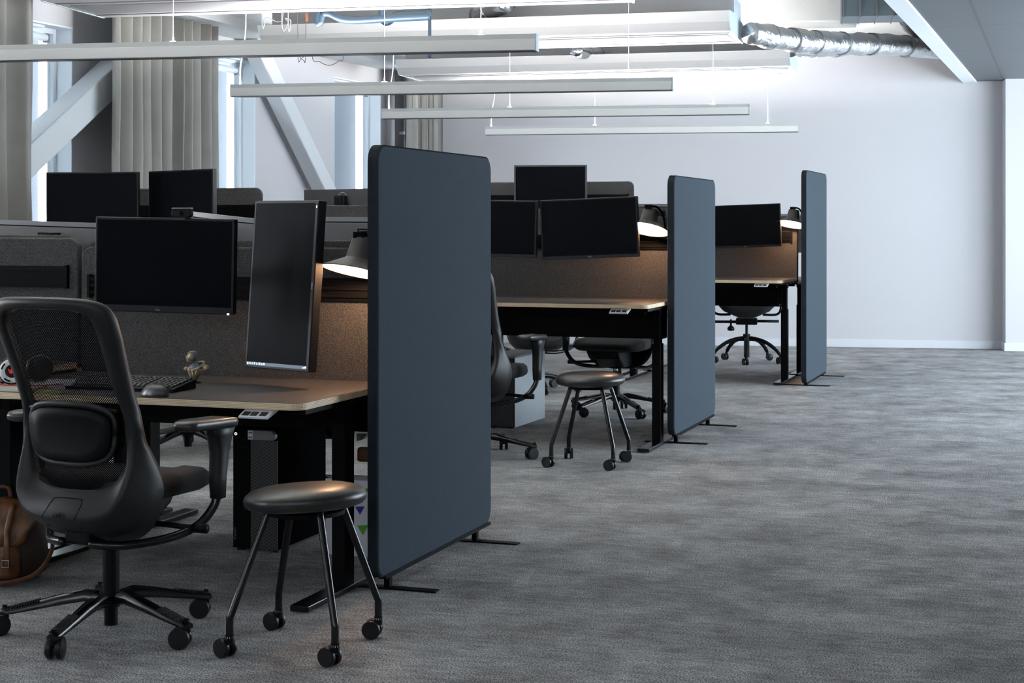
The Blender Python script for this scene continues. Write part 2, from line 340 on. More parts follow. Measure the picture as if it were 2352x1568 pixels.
# window wall with openings
wins = [(1, 3.69), (2, 6.41), (3, 9.13), (4, 11.85), (5, 14.57), (6, 17.22)]
WW = 1.09; SILL = 0.85; HEAD = 2.78; WT = 0.19
bm = nb(); prev = -8.0
for k, s0 in wins:
    wbox(bm, -WT, 0, prev, s0, 0, CEIL); wbox(bm, -WT, 0, s0, s0+WW, 0, SILL); wbox(bm, -WT, 0, s0, s0+WW, HEAD, CEIL); prev = s0+WW
wbox(bm, -WT, 0, prev, 19.6, 0, CEIL)
struct('wall_left', bm, 'wall')
for k, s0 in wins[2:]:
    bm = nb()
    for a, b in ((s0, s0+0.05), (s0+WW-0.05, s0+WW)): wbox(bm, -WT, -WT+0.06, a, b, SILL, HEAD)
    wbox(bm, -WT, -WT+0.06, s0+0.05, s0+WW-0.05, SILL, SILL+0.05); wbox(bm, -WT, -WT+0.06, s0+0.05, s0+WW-0.05, HEAD-0.05, HEAD)
    f = struct('window_%d' % (k-2), bm, 'reveal', bevel=0.004)
    bm = nb(); wbox(bm, -WT+0.02, -WT+0.03, s0+0.05, s0+WW-0.05, SILL+0.05, HEAD-0.05); obj('pane', bm, 'glass', f)
    bm = nb()                                 # lining of the opening, a thin board on each side
    wbox(bm, -WT+0.062, 0.004, s0+WW-0.012, s0+WW, SILL, HEAD); wbox(bm, -WT+0.062, 0.004, s0, s0+0.012, SILL, HEAD)
    wbox(bm, -WT+0.062, 0.004, s0+0.012, s0+WW-0.012, HEAD-0.012, HEAD); obj('window_lining', bm, 'reveal', f)
    bm = nb(); wbox(bm, -WT+0.062, 0.05, s0, s0+WW, SILL-0.02, SILL); obj('window_sill', bm, 'reveal', f)
    e = {9.13: 1.30, 11.85: 1.41, 14.57: 1.52, 17.22: 1.61}[s0]
    bm = nb(); wbox(bm, -0.60, -0.55, s0+0.15, s0+e, 0.3, 3.2)  # panel added outside so the window shows pale beside a white strip
    struct('trim_%d' % k, bm, mat('added_outer_panel_%d' % k, (0.42, 0.46, 0.50), 0.8))
    if k > 3:
        t = thing('roller_blind', {4: 'white roller blind tube rolled up above the nearest window', 5: 'white roller blind tube rolled up behind the middle grey curtain', 6: 'white roller blind tube rolled up above the farthest window'}[k], 'blind', WL(s0, -0.06, 2.66))
        bm = nb(); tube(bm, [WL(s0+0.08, -0.06, 2.68)-t.location, WL(s0+WW-0.24, -0.06, 2.68)-t.location], 0.028, 14); obj('tube', bm, 'reveal', t, smooth=True)
        bm = nb(); p = WL(s0+WW-0.23, -0.06, 2.68)-t.location
        box(bm, -0.016, 0.016, -0.02, 0.02, -0.035, 0.03, Matrix.Translation(p)); obj('bracket', bm, 'darkwire', t)
        bm = nb(); wbox(bm, -0.10, -0.02, s0+0.06, s0+WW-0.3, 2.745, 2.765); bmesh.ops.translate(bm, verts=bm.verts, vec=-t.location); obj('head_rail', bm, 'white_steel', t)
for s0 in (9.13, 11.85, 14.57, 17.22):
    l = bpy.data.lights.new('window_portal', 'AREA'); l.shape = 'RECTANGLE'; l.size = HEAD-SILL; l.size_y = WW; l.cycles.is_portal = True
    po = bpy.data.objects.new('window_portal', l); C.objects.link(po); po.location = WL(s0+WW/2, -WT-0.01, (HEAD+SILL)/2)
    po.rotation_euler = (0, -PI/2, math.atan2(ex.y, ex.x))
# far wall, with a step at its right end
fa = math.radians(18.93-10.4)
FM = Matrix.Translation(LD(-1.069, 17.976)) @ Matrix.Rotation(fa, 4, 'Z')     # x along the wall, y away
XS = 6.30
bm = nb(); box(bm, -0.6, XS, 0, 0.2, 0, CEIL, FM); box(bm, XS, 15, -0.26, 0.2, 0, CEIL, FM); struct('wall_back', bm, 'wall')
bm = nb(); box(bm, 0.0, XS, -0.014, 0, 0, 0.085, FM); box(bm, XS-0.014, 15, -0.274, -0.26, 0, 0.085, FM); box(bm, XS-0.014, XS, -0.26, -0.014, 0, 0.085, FM)
struct('baseboard_back', bm, 'baseb', bevel=0.004)
bm = nb(); wbox(bm, 0, 0.014, -7, 19.2, 0, 0.085); struct('baseboard_left', bm, 'baseb')
# wall behind the camera with added windows, and the glazed right side
bm = nb(); pv = -14
for x0 in (-7.2, -3.4, .4):
    box(bm, pv, x0, -4.2, -4.0, 0, CEIL); box(bm, x0, x0+2.4, -4.2, -4.0, 0, 2.3); box(bm, x0, x0+2.4, -4.2, -4.0, 2.9, CEIL); pv = x0+2.4
box(bm, pv, RWX, -4.2, -4.0, 0, CEIL); struct('wall_front', bm, 'wall_dim')
for k, x0 in enumerate((-7.2, -3.4, .4)):  # unseen high windows, added to light the pendants' front faces
    bm = nb()
    for a, b, c, d in ((x0, x0+.06, 2.3, 2.9), (x0+2.34, x0+2.4, 2.3, 2.9), (x0+.06, x0+2.34, 2.3, 2.36), (x0+.06, x0+2.34, 2.84, 2.9)): box(bm, a, b, -4.13, -4.06, c, d)
    f = struct('window_%d' % (k+9), bm, 'reveal')
    bm = nb(); box(bm, x0+.06, x0+2.34, -4.10, -4.09, 2.36, 2.84); obj('pane', bm, 'glass', f)
bm = nb(); pv = -4.0
for y0 in (9.0, 11.8, 14.6, 17.3):
    box(bm, RWX, RWX+0.2, pv, y0, 0, CEIL); box(bm, RWX, RWX+0.2, y0, y0+2.6, 0, 0.2); box(bm, RWX, RWX+0.2, y0, y0+2.6, 2.8, CEIL); pv = y0+2.6
box(bm, RWX, RWX+0.2, pv, 20.4, 0, CEIL); struct('wall_right', bm, 'wall')
for k, y0 in enumerate((9.0, 11.8, 14.6, 17.3)):
    bm = nb()
    for a, b, c, d in ((y0, y0+0.06, 0.2, 2.8), (y0+2.54, y0+2.6, 0.2, 2.8), (y0+1.27, y0+1.33, 0.2, 2.8), (y0+.06, y0+2.54, 0.2, 0.26), (y0+.06, y0+2.54, 2.74, 2.8)): box(bm, RWX+0.05, RWX+0.12, a, b, c, d)
    f = struct('window_%d' % (k+5), bm, 'reveal')
    bm = nb(); box(bm, RWX+0.08, RWX+0.09, y0+.06, y0+2.54, 0.26, 2.74); obj('pane', bm, 'glass', f)
# perimeter beam over the curtains, pillar with pipes, diagonal braces
bm = nb(); wbox(bm, 0.0, 0.42, 3, 19.2, 2.95, CEIL); wbox(bm, 0.42, 0.50, 3, 19.2, 2.95, 3.03); struct('trim_1', bm, 'white_steel', bevel=0.006)
bm = nb(); wbox(bm, 0, 0.10, 18.45, 19.0, 0, 2.95); struct('pillar', bm, 'wall')
def brace(sa, za, sb, zb, wd=0.21, nw=0.20):
    bm = nb(); p, q = WL(sa, 0.14, za), WL(sb, 0.14, zb); bar(bm, p, q, nw, wd, up=(ex.x*0.001, 0, 1)); return bm
o = struct('beam', brace(9.4, 0.0, 14.28, 4.1*0.756), 'white_steel', bevel=0.012)
o = struct('beam', brace(15.35, 2.95, 18.45, 0.05, 0.17, 0.15), 'white_steel', bevel=0.012)
# wall pipes by the far curtain
t = thing('wall_pipe', 'thin white pipes clipped to the wall left of the far curtain', 'pipe', WL(18.75, 0.14, 0))
for k in range(3):
    bm = nb(); a = WL(18.62+0.10*k, 0.14, 0.0)-t.location; tube(bm, [a, a+Vector((0, 0, 2.93))], 0.014, 8); obj('pipe', bm, 'white_steel', t, smooth=True)
bm = nb(); wbox(bm, 0.10, 0.17, 18.56, 18.88, 2.27, 2.30); bmesh.ops.translate(bm, verts=bm.verts, vec=-t.location); obj('pipe_clamp', bm, 'white_steel', t)
# curtains
def curtain(sa, sb, n0, label, seed, amp=0.05, folds=14):
    rnd = random.Random(seed); bm = nb(); N = folds*14; Z = (0.02, 0.6, 1.2, 1.8, 2.3, 2.7, 2.93)
    ph = [rnd.uniform(-0.5, 0.5) for _ in range(folds+2)]; am = [rnd.uniform(0.6, 1.25) for _ in range(folds+2)]
    rows = []
    for z in Z:
        row = []
        for i in range(N+1):
            u = i/N; f = u*folds; k = int(f); fr = f-k; a = am[k]*(1-fr)+am[k+1]*fr; p = ph[k]*(1-fr)+ph[k+1]*fr
            sq = math.sin(2*PI*f + p*(1.0+0.5*(2.9-z)/2.9)); wv = sq*(1.15-0.35*abs(sq))
            drift = 0.03*math.sin(3*z+k)*(2.93-z)/2.9
            row.append(bm.verts.new(WL(sa+(sb-sa)*u + drift + 0.012*math.sin(4*PI*f), n0 + amp*a*wv, z)))
        rows.append(row)
    for a, b in zip(rows, rows[1:]):
        for i in range(N): bm.faces.new((a[i], a[i+1], b[i+1], b[i]))
    c0 = WL((sa+sb)/2, n0, 0); bmesh.ops.translate(bm, verts=bm.verts, vec=-c0)
    o = obj('curtain', bm, 'curtain', smooth=True); o.location = c0
    so = o.modifiers.new('solid', 'SOLIDIFY'); so.thickness = 0.004
    tag(o, label, 'curtain')
curtain(10.6, 12.05, 0.36, 'grey velvet curtain at the left edge of the picture, before the nearest window', 3, folds=6, amp=.08)
curtain(12.92, 14.45, 0.36, 'wide grey velvet curtain between the nearest and the middle window', 5, folds=11, amp=.085)
curtain(18.22, 19.12, 0.36, 'narrow beige-grey curtain in the far corner by the white wall', 8, folds=8, amp=0.07)
# ---------------------------------------------------------------- ceiling void: concrete beam, lowered tile ceiling, ducts
def lbox(name, rz, org, x0, x1, y0, y1, z0, z1, m, **k):
    bm = nb(); box(bm, x0, x1, y0, y1, z0, z1, Matrix.Translation(org) @ Matrix.Rotation(rz, 4, 'Z')); return struct(name, bm, m, **k)
rzB = math.radians(8.6)
lbox('beam', rzB, LD(2.90, 13.5), -3.7, 0.0, 0, 0.5, 3.01, CEIL, 'concrete', bevel=0.01)
lbox('beam', rzB, LD(2.90, 13.5), -6.9, -3.7, 0.0, 0.25, 2.93, 3.01, 'white_steel', bevel=0.006)
LX0, DX0 = 2.494, 10.756
def ceil_pt(d, off=0.0): return LD(LX0 + (d-DX0)*0.364 + off, d, 0)
bm = nb(); pts = [ceil_pt(1.5, .15), ceil_pt(16.86, .15), Vector((RWX-.01, LD(9.5, 16.2).y-.3, 0)), Vector((RWX-.01, 1.5, 0))]
A = [bm.verts.new((p.x, p.y, 2.80)) for p in pts]; B = [bm.verts.new((p.x, p.y, 2.86)) for p in pts]
for k in range(4): bm.faces.new((A[k], A[(k+1) % 4], B[(k+1) % 4], B[k]))
bm.faces.new(A); bm.faces.new(B); c0 = LD(5, 8, 0); 
me = struct('ceiling_lowered', bm, 'tiles')
bm = nb(); pts = [ceil_pt(1.5), ceil_pt(16.9), ceil_pt(16.86, .15), ceil_pt(1.5, .15)]
A = [bm.verts.new((p.x, p.y, 2.785)) for p in pts]; B = [bm.verts.new((p.x, p.y, 2.90)) for p in pts]
for k in range(4): bm.faces.new((A[k], A[(k+1) % 4], B[(k+1) % 4], B[k]))
bm.faces.new(A); bm.faces.new(B); struct('trim_2', bm, 'reveal', bevel=0.004)
def rel(pts, c): return [Vector(p)-c for p in pts]
# foil ducts
def duct(pts, r, label, name='foil_duct', m='foil', rough=0.12, seed=1, bands=5):
    c0 = pts[0].copy(); t = thing(name, label, 'duct', c0); bm = nb(); P = catmull(rel(pts, c0), 10); rnd = random.Random(seed)
    rr = [r*(1+rnd.uniform(-rough, rough)) for _ in range(len(P))]
    tube(bm, P, rr, 18)
    for v in bm.verts: v.co += Vector((rnd.uniform(-1,1), rnd.uniform(-1,1), rnd.uniform(-1,1)))*r*rough*0.35
    obj('duct_sleeve', bm, m, t, smooth=True)
    for k in range(1, bands):
        i = k*(len(P)-1)//bands; bm = nb(); tube(bm, [P[i], P[i+1]*0.25+P[i]*0.75], r*1.10, 18); obj('tape_band', bm, 'silver', t, smooth=True)
    return t
duct([at(1722, 76, 12.5), at(1790, 88, 12.8), at(1860, 96, 13.2), at(1950, 100, 13.9), at(2050, 103, 14.8), at(2175, 112, 16.0)], 0.092, 'crinkled silver foil duct running from the ceiling unit to the lowered ceiling', seed=4, bands=7)
duct([at(1815, 110, 14.6), at(1900, 110, 15.0), at(2000, 106, 15.6), at(2180, 118, 16.5)], 0.085, 'darker foil duct partly hidden behind the long silver foil duct', seed=9)
duct([at(2078, 48, 15.0), at(2090, 66, 15.2), at(2120, 84, 15.4), at(2170, 92, 16.0)], 0.05, 'short white wrapped duct elbow beside the lowered ceiling edge', m='silver', seed=12, bands=2)
duct([at(1165, 2, 12.3), at(1128, 20, 12.5), at(1104, 36, 12.7), at(1114, 56, 12.8)], 0.085, 'bent bare metal duct elbow above the nearer long white ceiling unit', m='chrome', rough=0.03, bands=3)
duct([at(1322, 114, 14.9), at(1348, 122, 15.1), at(1375, 124, 15.3)], 0.065, 'small metal duct stub above the farther white ceiling unit', m='chrome', rough=0.03, bands=2)
# rectangular galvanised duct with flanges
c0 = at(2000, 20, 11.8); t = thing('ventilation_duct', 'flanged rectangular steel duct above the foil ducts', 'duct', c0, rzB)
bm = nb(); box(bm, -0.21, 0.5, -0.02, 0.4, -0.055, 0.2); obj('duct_body', bm, 'teal', t)
for k in range(5):
    bm = nb(); x = -0.20+0.12*k; box(bm, x, x+0.008, -0.035, 0.41, -0.065, 0.21); obj('flange', bm, 'silver', t)
# blue pipes and loose cables over the ceiling units
def pipe(name, pts, r, m, label, cat='pipe', sm=8, up=2):
    if up:
        for e in ((0,) if up == 1 else (0, -1)):
            q = pts[e].copy(); q.z = CEIL; pts.insert(0, q) if e == 0 else pts.append(q)
    c0 = pts[0].copy(); bm = nb(); tube(bm, rel(pts, c0), r, 10, smooth=sm); o = obj(name, bm, m, smooth=True); o.location = c0; return tag(o, label, cat)
pipe('water_pipe', [at(732, 46, 11.4), at(740, 33, 11.4), at(757, 31, 11.4), at(800, 46, 11.4), at(900, 42, 11.5), at(985, 38, 11.6)], 0.028, 'pipe_blue', 'blue insulated pipe bending down behind the ceiling units', up=1)
pipe('water_pipe', [at(880, 42, 11.9), at(915, 34, 11.9), at(950, 33, 11.9), at(985, 29, 12.0)], 0.03, 'pipe_blue', 'straight blue pipe right of the bent blue pipe', up=1)
pipe('water_pipe', [at(987, 112, 12.0), at(987, 134, 12.0)], 0.012, 'pipe_blue', 'short blue vertical pipe piece above the farther ceiling unit', sm=0, up=1)
pipe('loose_cable', [at(716, 122, 13.2), at(735, 142, 13.2), at(757, 150, 13.2), at(778, 140, 13.2), at(790, 122, 13.2)], 0.003, 'darkwire', 'thin grey cable drooping in a loop near the ceiling', 'cable')
pipe('loose_cable', [at(684, 125, 12.6), at(692, 134, 12.6), at(700, 126, 12.6), at(688, 128, 12.6), at(697, 138, 12.6), at(702, 124, 12.6)], 0.003, 'darkwire', 'small tangle of coiled cable hanging from the ceiling', 'cable')
pipe('loose_cable', [at(648, 60, 11.8), at(662, 52, 11.8), at(655, 42, 11.8), at(668, 48, 11.8), at(662, 64, 11.8)], 0.004, 'darkwire', 'dark green cable tuft above the left end of the white ceiling unit', 'cable')
pipe('loose_cable', [at(602, 52, 11.8), at(608, 56, 11.8), at(612, 40, 11.8), at(640, 50, 11.8), at(650, 30, 11.8)], 0.003, 'darkwire', 'pale cable curls left of the dark green cable tuft', 'cable')
bm = nb(); q = at(705, 40, 11.6); box(bm, -.007, .007, -.008, .008, -.028, .028, Matrix.Translation(q)); tag(obj('cable_clip', bm, 'orange'), 'small orange clip on the ceiling beside the blue pipe', 'clip')
# ---------------------------------------------------------------- chilled-beam units
def unit(loc, L, rz, label, name_plate=True):
    t = thing('ceiling_unit', label, 'ceiling unit', loc, rz, 'long white ventilation units under the ceiling')
    K = 1.208
    prof = [(-.03,.115),(-.005,.05),(.05,0),(.77,0),(.825,.05),(.85,.115),(.80,.12),(.62,.13),(.62,.235),(.22,.235),(.22,.13),(.02,.12)]
    prof = [(a*K, b*K) for a, b in prof]
    bm = nb(); prism(bm, prof, -L+.012, -.012, 'x'); obj('housing', bm, 'unit', t, bevel=0.002)
    for x in (-L, -.012):
        bm = nb(); prism(bm, [(y*1.01, z*1.03-.004) for y, z in prof], x, x+.012, 'x'); obj('end_cap', bm, 'endcap', t)
    bm = nb(); box(bm, -L+.08, -.05, .25*K, .57*K, -.006, 0.0); obj('grille', bm, 'grille', t)
    for y in (.16*K, .64*K):
        bm = nb(); box(bm, -L+.03, -.03, y, y+.022, -.004, .001); obj('slot', bm, 'darkwire', t)
    for x in (-L*.87, -L*.52, -L*.17):
        bm = nb(); tube(bm, [(x, .36, .283), (x, .36, CEIL-loc[2])], .005, 8); box(bm, x-.03, x+.03, .33, .39, .283, .30); obj('hanger_rod', bm, 'chrome', t)
    return t
ru = math.radians(18.93-14.0)
unit(LD(1.619, 11.96, 2.75), 3.75, ru, 'long white ceiling unit nearer the camera, with the foil duct at its right end')
unit(LD(2.525, 14.62, 2.75), 3.75, ru, 'farther long white ceiling unit, over the linear lights before the white wall')
unit(LD(0.604, 9.60, 2.75), 3.75, math.radians(18.93-12), 'nearest long white ceiling unit, cut by the top edge of the picture')
# ---------------------------------------------------------------- linear pendant lights
def pendant(l, d, label, wires):
    t = thing('linear_pendant_light', label, 'ceiling light', LD(l, d, 2.20), math.radians(8.6), 'linear pendant lights over the desks')
    L = 3.11
    bm = nb(); box(bm, -L+.006, -.006, 0, .085, .004, .062); obj('housing', bm, 'alu', t, bevel=0.002)
    bm = nb(); box(bm, -L+.006, -.006, .002, .008, .062, .088); box(bm, -L+.006, -.006, .077, .083, .062, .088); obj('upper_band', bm, 'alu_shaded', t)
    bm = nb(); box(bm, -L+.01, -.01, .004, .081, 0.0, .004); obj('lower_diffuser', bm, 'darkgap', t)
    bm = nb(); box(bm, -L+.05, -.05, .012, .073, .0625, .079); obj('light_strip', bm, 'uplight', t)
    for x in (-L, -.006):
        bm = nb(); box(bm, x, x+.006, -.001, .086, 0, .088); obj('end_cap', bm, 'endcap', t)
    for x in wires:
        bm = nb(); tube(bm, [(x, .043, .09), (x, .043, CEIL-2.2)], .0016, 6); obj('suspension_wire', bm, 'wire', t)
        bm = nb(); box(bm, x-.016, x+.016, .032, .054, .0885, .093); tube(bm, [(x, .043, .09), (x, .043, .115)], .004, 8); obj('wire_grip', bm, 'white_plastic', t)
    bm = nb(); x = -L+.06; tube(bm, [(x, .043, .09), (x, .043, .22), (x+.03, .043, .40), (x+.04, .043, .6), (x+.04, .043, CEIL-2.2)], .006, 8, smooth=5); obj('power_cable', bm, 'wire', t, smooth=True)
pendant(0.125, 8.325, 'nearest and longest-looking linear pendant light, cut by the left edge', (-2.0, -.30))
pendant(-0.8, 5.87, 'unseen linear pendant light added just over the top edge of the picture', (-2.0, -.30))  # out of view, added to brighten the near end of the room
pendant(1.075, 10.78, 'second linear pendant light from the camera, just above the tall partition', (-2.0, -.30))
pendant(1.942, 13.16, 'third linear pendant light from the camera, second from the white wall', (-2.0, -.30))
pendant(2.784, 15.63, 'farthest and lowest-looking linear pendant light, before the white wall', (-2.0, -.30))
# ================================================================== acoustic floor partitions
def partition(x, y0, y1, z0, z1, label, r=0.055):
    t = thing('floor_partition', label, 'partition', (x, (y0+y1)/2, 0), 0, 'dark fabric end partitions')
    h = (y1-y0)/2; T = 0.022
    bm = nb(); prism(bm, rrect(-h+.006, h-.006, z0+.006, z1-.006, r), -T, T, 'x')
    obj('fabric_panel', bm, 'panel', t, bevel=0.004)
    # border band round the edge, shade put into its dark colour
    bm = nb(); A = rrect(-h, h, z0, z1, r+.006); n = len(A); B = rrect(-h+.012, h-.012, z0+.012, z1-.012, r-.002)
    ri = []
    for poly, xx in ((B, -T+.004), (A, -T+.0045), (A, T-.0045), (B, T-.004)): ri.append([bm.verts.new((xx, a, b)) for a, b in poly])
    for a, b in zip(ri, ri[1:]):
        for k in range(n): bm.faces.new((a[k], a[(k+1) % n], b[(k+1) % n], b[k]))
    obj('edge_band', bm, 'panel_edge', t)
    bm = nb(); box(bm, -.014, .014, -h+.09, h+.012, z0-.014, z0-.002); obj('bottom_rail', bm, 'black', t)
    for yy in (-h+.14, h-.14):
        bm = nb(); box(bm, -.19, .19, yy-.022, yy+.022, 0.0, .006); box(bm, -.011, .011, yy-.014, yy+.014, .006, z0-.012)
        obj('foot_plate', bm, 'black', t, bevel=0.002)
    return t
partition(-2.290, 5.17, 6.35, .057, 1.582, 'nearest and largest dark blue-grey fabric partition at the end of the front desks')
partition(-2.190, 9.26, 10.44, .057, 1.592, 'middle blue-grey fabric partition, between the other two')
partition(-1.975, 12.96, 14.12, .027, 1.739, 'farthest and narrowest-looking blue-grey fabric partition, near the white wall')
# ================================================================== sit-stand desks
def desk(xr, yf, z, label, facing=1, wd=1.38, dp=0.79, tray=True, keypad=True, legs=(1, 1), td=.235):
    """xr right end, yf user edge, z height of the top; facing=1: user side towards the camera, -1: turned round"""
    t = thing('sit_stand_desk', label, 'desk', (xr-wd/2, yf, 0), 0 if facing == 1 else PI, 'height-adjustable desks with felt screens')
    h = wd/2
    poly = rrect(-h, h, 0, dp, 0.05, corners=(1,1,0,0))
    bm = nb(); prism(bm, poly, z-.024, z-.0012, 'z'); top = obj('tabletop', bm, 'ply', t, bevel=0.0015)
    bm = nb(); prism(bm, rrect(-h+.0008, h-.0008, .0008, dp-.0008, 0.05, corners=(1,1,0,0)), z-.0012, z, 'z'); obj('linoleum_surface', bm, 'lino', top)
    # felt screen with tool rail
    zs0, zs1 = z-.02, z+.503
    bm = nb(); prism(bm, rrect(-h, h, zs0, zs1, .05, corners=(0,0,1,1)), dp+.004, dp+.034, 'y'); s = obj('felt_screen', bm, 'felt', t, bevel=0.008, seg=3)
    bm = nb(); zr = z+.302
    box(bm, -h+.045, h-.045, dp-.008, dp+.004, zr, zr+.086)
    for q in (.012, .040, .066): box(bm, -h+.045, h-.045, dp-.014, dp-.008, zr+q, zr+q+.010)
    box(bm, h-.052, h-.040, dp-.016, dp+.004, zr-.004, zr+.09); box(bm, -h+.040, -h+.052, dp-.016, dp+.004, zr-.004, zr+.09)
    obj('tool_rail', bm, 'black', s)
    # frame
    bm = nb(); box(bm, -h+.10, h-.10, .33, .39, z-.075, z-.026); obj('cross_beam', bm, 'black', t)
    if tray:
        bm = nb(); box(bm, -h+.13, h-.13, dp-.14, dp-.02, z-td, z-td+.01); box(bm, -h+.13, h-.13, dp-.145, dp-.139, z-td, z-.03); box(bm, -h+.13, h-.13, dp-.02, dp-.014, z-td, z-.03)
        obj('cable_tray', bm, 'black', t)
    for sgn in [s_ for s_, on in ((-1, legs[0]), (1, legs[1])) if on]:
        x = sgn*(h-.045)
        bm = nb(); box(bm, x-.026, x+.026, .38, .46, .02, min(z-.03, .60)); box(bm, x-.02, x+.02, .387, .453, .5, z-.026); box(bm, x-.03, x+.03, .06, .74, z-.045, z-.024)
        prism(bm, [(.36, z-.045), (.48, z-.045), (.46, z-.08), (.38, z-.08)], x-.025, x+.025, 'x')
        lg = obj('leg', bm, 'black', t, bevel=0.003)
        bm = nb(); prism(bm, rrect(x-.035, x+.035, .07, .77, .006, 3), 0.004, .024, 'z'); obj('foot', bm, 'black_gloss', lg, bevel=0.003)
    if keypad:
        bm = nb(); x = h-.165; prism(bm, [(-.030, z-.046), (.02, z-.026), (.05, z-.026), (.05, z-.034), (-.026, z-.054)], x-.055, x+.055, 'x'); k = obj('control_panel', bm, 'white_plastic', t, bevel=0.003)
        bm = nb(); mt = Matrix.Translation((x, -.030, z-.046)) @ Matrix.Rotation(math.atan2(.02, .05), 4, 'X')
        for bx in (-.046, -.016, .018): box(bm, bx, bx+.026, .008, .034, .0002, .0012, mt)
        obj('button', bm, 'black_plastic', k)
    return t
ZA, ZB, ZC = 0.7095, 0.848, 0.852
desk(-2.38, 4.80, ZA, 'nearest desk with plywood edge, behind the mesh chair, holding keyboard and mouse', td=.17)
desk(-3.775, 4.80, ZA+.035, 'desk at the left edge with a black tool rail on its felt screen')
desk(-2.38, 6.46, ZA+.028, 'desk back to back with the nearest desk, only its felt screen top showing', facing=-1, keypad=False)
desk(-3.80, 6.46, ZA+.046, 'desk back to back with the left-edge desk, its felt top just above the other', facing=-1, keypad=False)
desk(-2.225, 8.85, ZB, 'raised second-row desk by the middle partition under two side-by-side monitors')
desk(-3.64, 8.85, 0.925, 'second-row desk mostly hidden behind the nearest partition')
desk(-5.08, 8.85, 1.045, 'highest raised desk by the window wall, with two dark monitors', keypad=False)
desk(-2.225, 10.51, ZB-.02, 'desk behind the raised desk by the middle partition', facing=-1, keypad=False)
desk(-3.64, 10.51, 0.90, 'desk behind the hidden second-row desk, under the grey monitor back', facing=-1, keypad=False)
desk(-5.08, 10.51, 0.95, 'desk behind the highest raised desk by the window wall', facing=-1, keypad=False)
desk(-2.15, 12.95, ZC, 'farthest desk, beside the farthest partition, with lamp and one monitor')
desk(-3.585, 12.95, 1.18, 'tall raised third-row desk with rounded felt corner below the white wall', legs=(1, 1))
desk(-2.15, 14.61, ZC-.02, 'desk back to back with the farthest desk', facing=-1, keypad=False)
# ================================================================== monitors
def monitor(p, wd, ht, yaw, roll, label, front=True, back='bezel', tilt=0.0, arm=None, group='flat black computer monitors', chin=.014, led=None, name='monitor', bez=.009, thick=.030):
    """p: centre of the front glass; local x = width, -y = the side that shows the picture"""
    t = thing(name, label, 'monitor', p, 0, group)
    t.rotation_euler = (Matrix.Rotation(yaw, 3, 'Z') @ Matrix.Rotation(roll, 3, 'Y') @ Matrix.Rotation(tilt, 3, 'X')).to_euler()
    bm = nb(); prism(bm, rrect(-wd/2, wd/2, -ht/2, ht/2, .004, 3), -.004, thick, 'y'); obj('housing', bm, back, t, bevel=0.003)
    bm = nb(); prism(bm, rrect(-wd*.28, wd*.28, -ht*.30, ht*.30, .02, 4), thick-.002, thick+.014, 'y'); obj('rear_cover', bm, back, t, bevel=0.004)
    bm = nb(); box(bm, -wd/2+bez, wd/2-bez, -.0048, -.0040, -ht/2+bez+chin, ht/2-bez); obj('screen', bm, 'screen', t)
    if led:
        bm = nb(); box(bm, led[0]-.004, led[0]+.004, -.0062, -.0042, led[1]-.003, led[1]+.003); obj('power_light', bm, 'led', t)
    return t
def mon_arm(t, z_rail, back, side=0.0):
    """a two-link arm from the middle of the back to the tool rail; coordinates local to the monitor"""
    bm = nb(); prism(bm, rrect(-.05, .05, -.05, .05, .008, 3), .042, .056, 'y'); box(bm, -.022, .022, .056, .10, -.03, .03)
    tube(bm, [(0, .09, -.02), (side*.5, .09+(back-.09)*.5, -.03), (side, back, -.03)], .016, 10)
    o = obj('monitor_arm', bm, 'black_plastic', t, bevel=0.001); return o
RY = 18.93
def yaw_img(a): return -math.radians(a-RY)   # a: angle between the screen and the picture plane
m1 = monitor(at(377, 609, 5.86), .541, .345, yaw_img(12), math.radians(1.0), 'landscape monitor with a webcam on top, over the nearest desk', led=(.252, -.1705), chin=.016); mon_arm(m1, 0, .36)
m2 = monitor(at(648, 654, 5.90), .342, .620, yaw_img(39), math.radians(0.2), 'tall upright monitor beside the lit lamp, with a taskbar along its bottom', tilt=math.radians(-4.6), chin=0, bez=.010, thick=.036); mon_arm(m2, 0, .16, -.03)
bm = nb(); box(bm, -.161, .161, -.0056, -.0050, -.300, -.288); tk = obj('taskbar', bm, 'taskbar', m2)
for k in range(8):
    bm = nb(); x = -.156+.0125*k; box(bm, x, x+.006+(.002 if k > 4 else 0), -.0063, -.0057, -.297, -.291+(.002 if k in (3, 5, 7) else 0)); obj('screen_icon', bm, 'icon' if k else 'led', tk)
for k in range(2):
    bm = nb(); box(bm, .140+.010*k, .146+.012*k, -.0063, -.0057, -.297+.001*k, -.293+.003*k); obj('screen_icon', bm, 'led', tk)
bm = nb(); box(bm, .157, .169, -.0062, -.0040, -.30, .30); obj('bezel_strip', bm, 'bezel', m2)
bm = nb(); box(bm, .161, .165, -.0075, -.0060, .283, .290); obj('power_light', bm, 'led', m2)
text('maker_mark', 'DELL', .012, 'silver', m2, (.163, -.0068, .0), (PI/2, PI/2, 0))
text('maker_mark', 'DELL', .009, 'silver', m1, (-.02, -.0052, -.163), (PI/2, 0, 0))
a1 = monitor(at(1124, 524, 9.82), .605, .345, yaw_img(19), math.radians(1.2), 'second-row monitor whose left half is hidden by the nearest partition', chin=.010); mon_arm(a1, 0, .35)
a2 = monitor(at(1353, 524, 9.65), .605, .360, yaw_img(19), math.radians(-2.2), 'wide second-row monitor left of the middle partition and its lamp', chin=.010); mon_arm(a2, 0, .30)
text('maker_mark', 'DELL', .012, 'silver', a2, (0, -.0052, -.170), (PI/2, 0, 0))
c1 = monitor(at(1711, 519, 13.6), .605, .362, yaw_img(19), math.radians(-2.0), 'monitor of the farthest desk, between the middle and farthest partitions', chin=.010); mon_arm(c1, 0, .20)
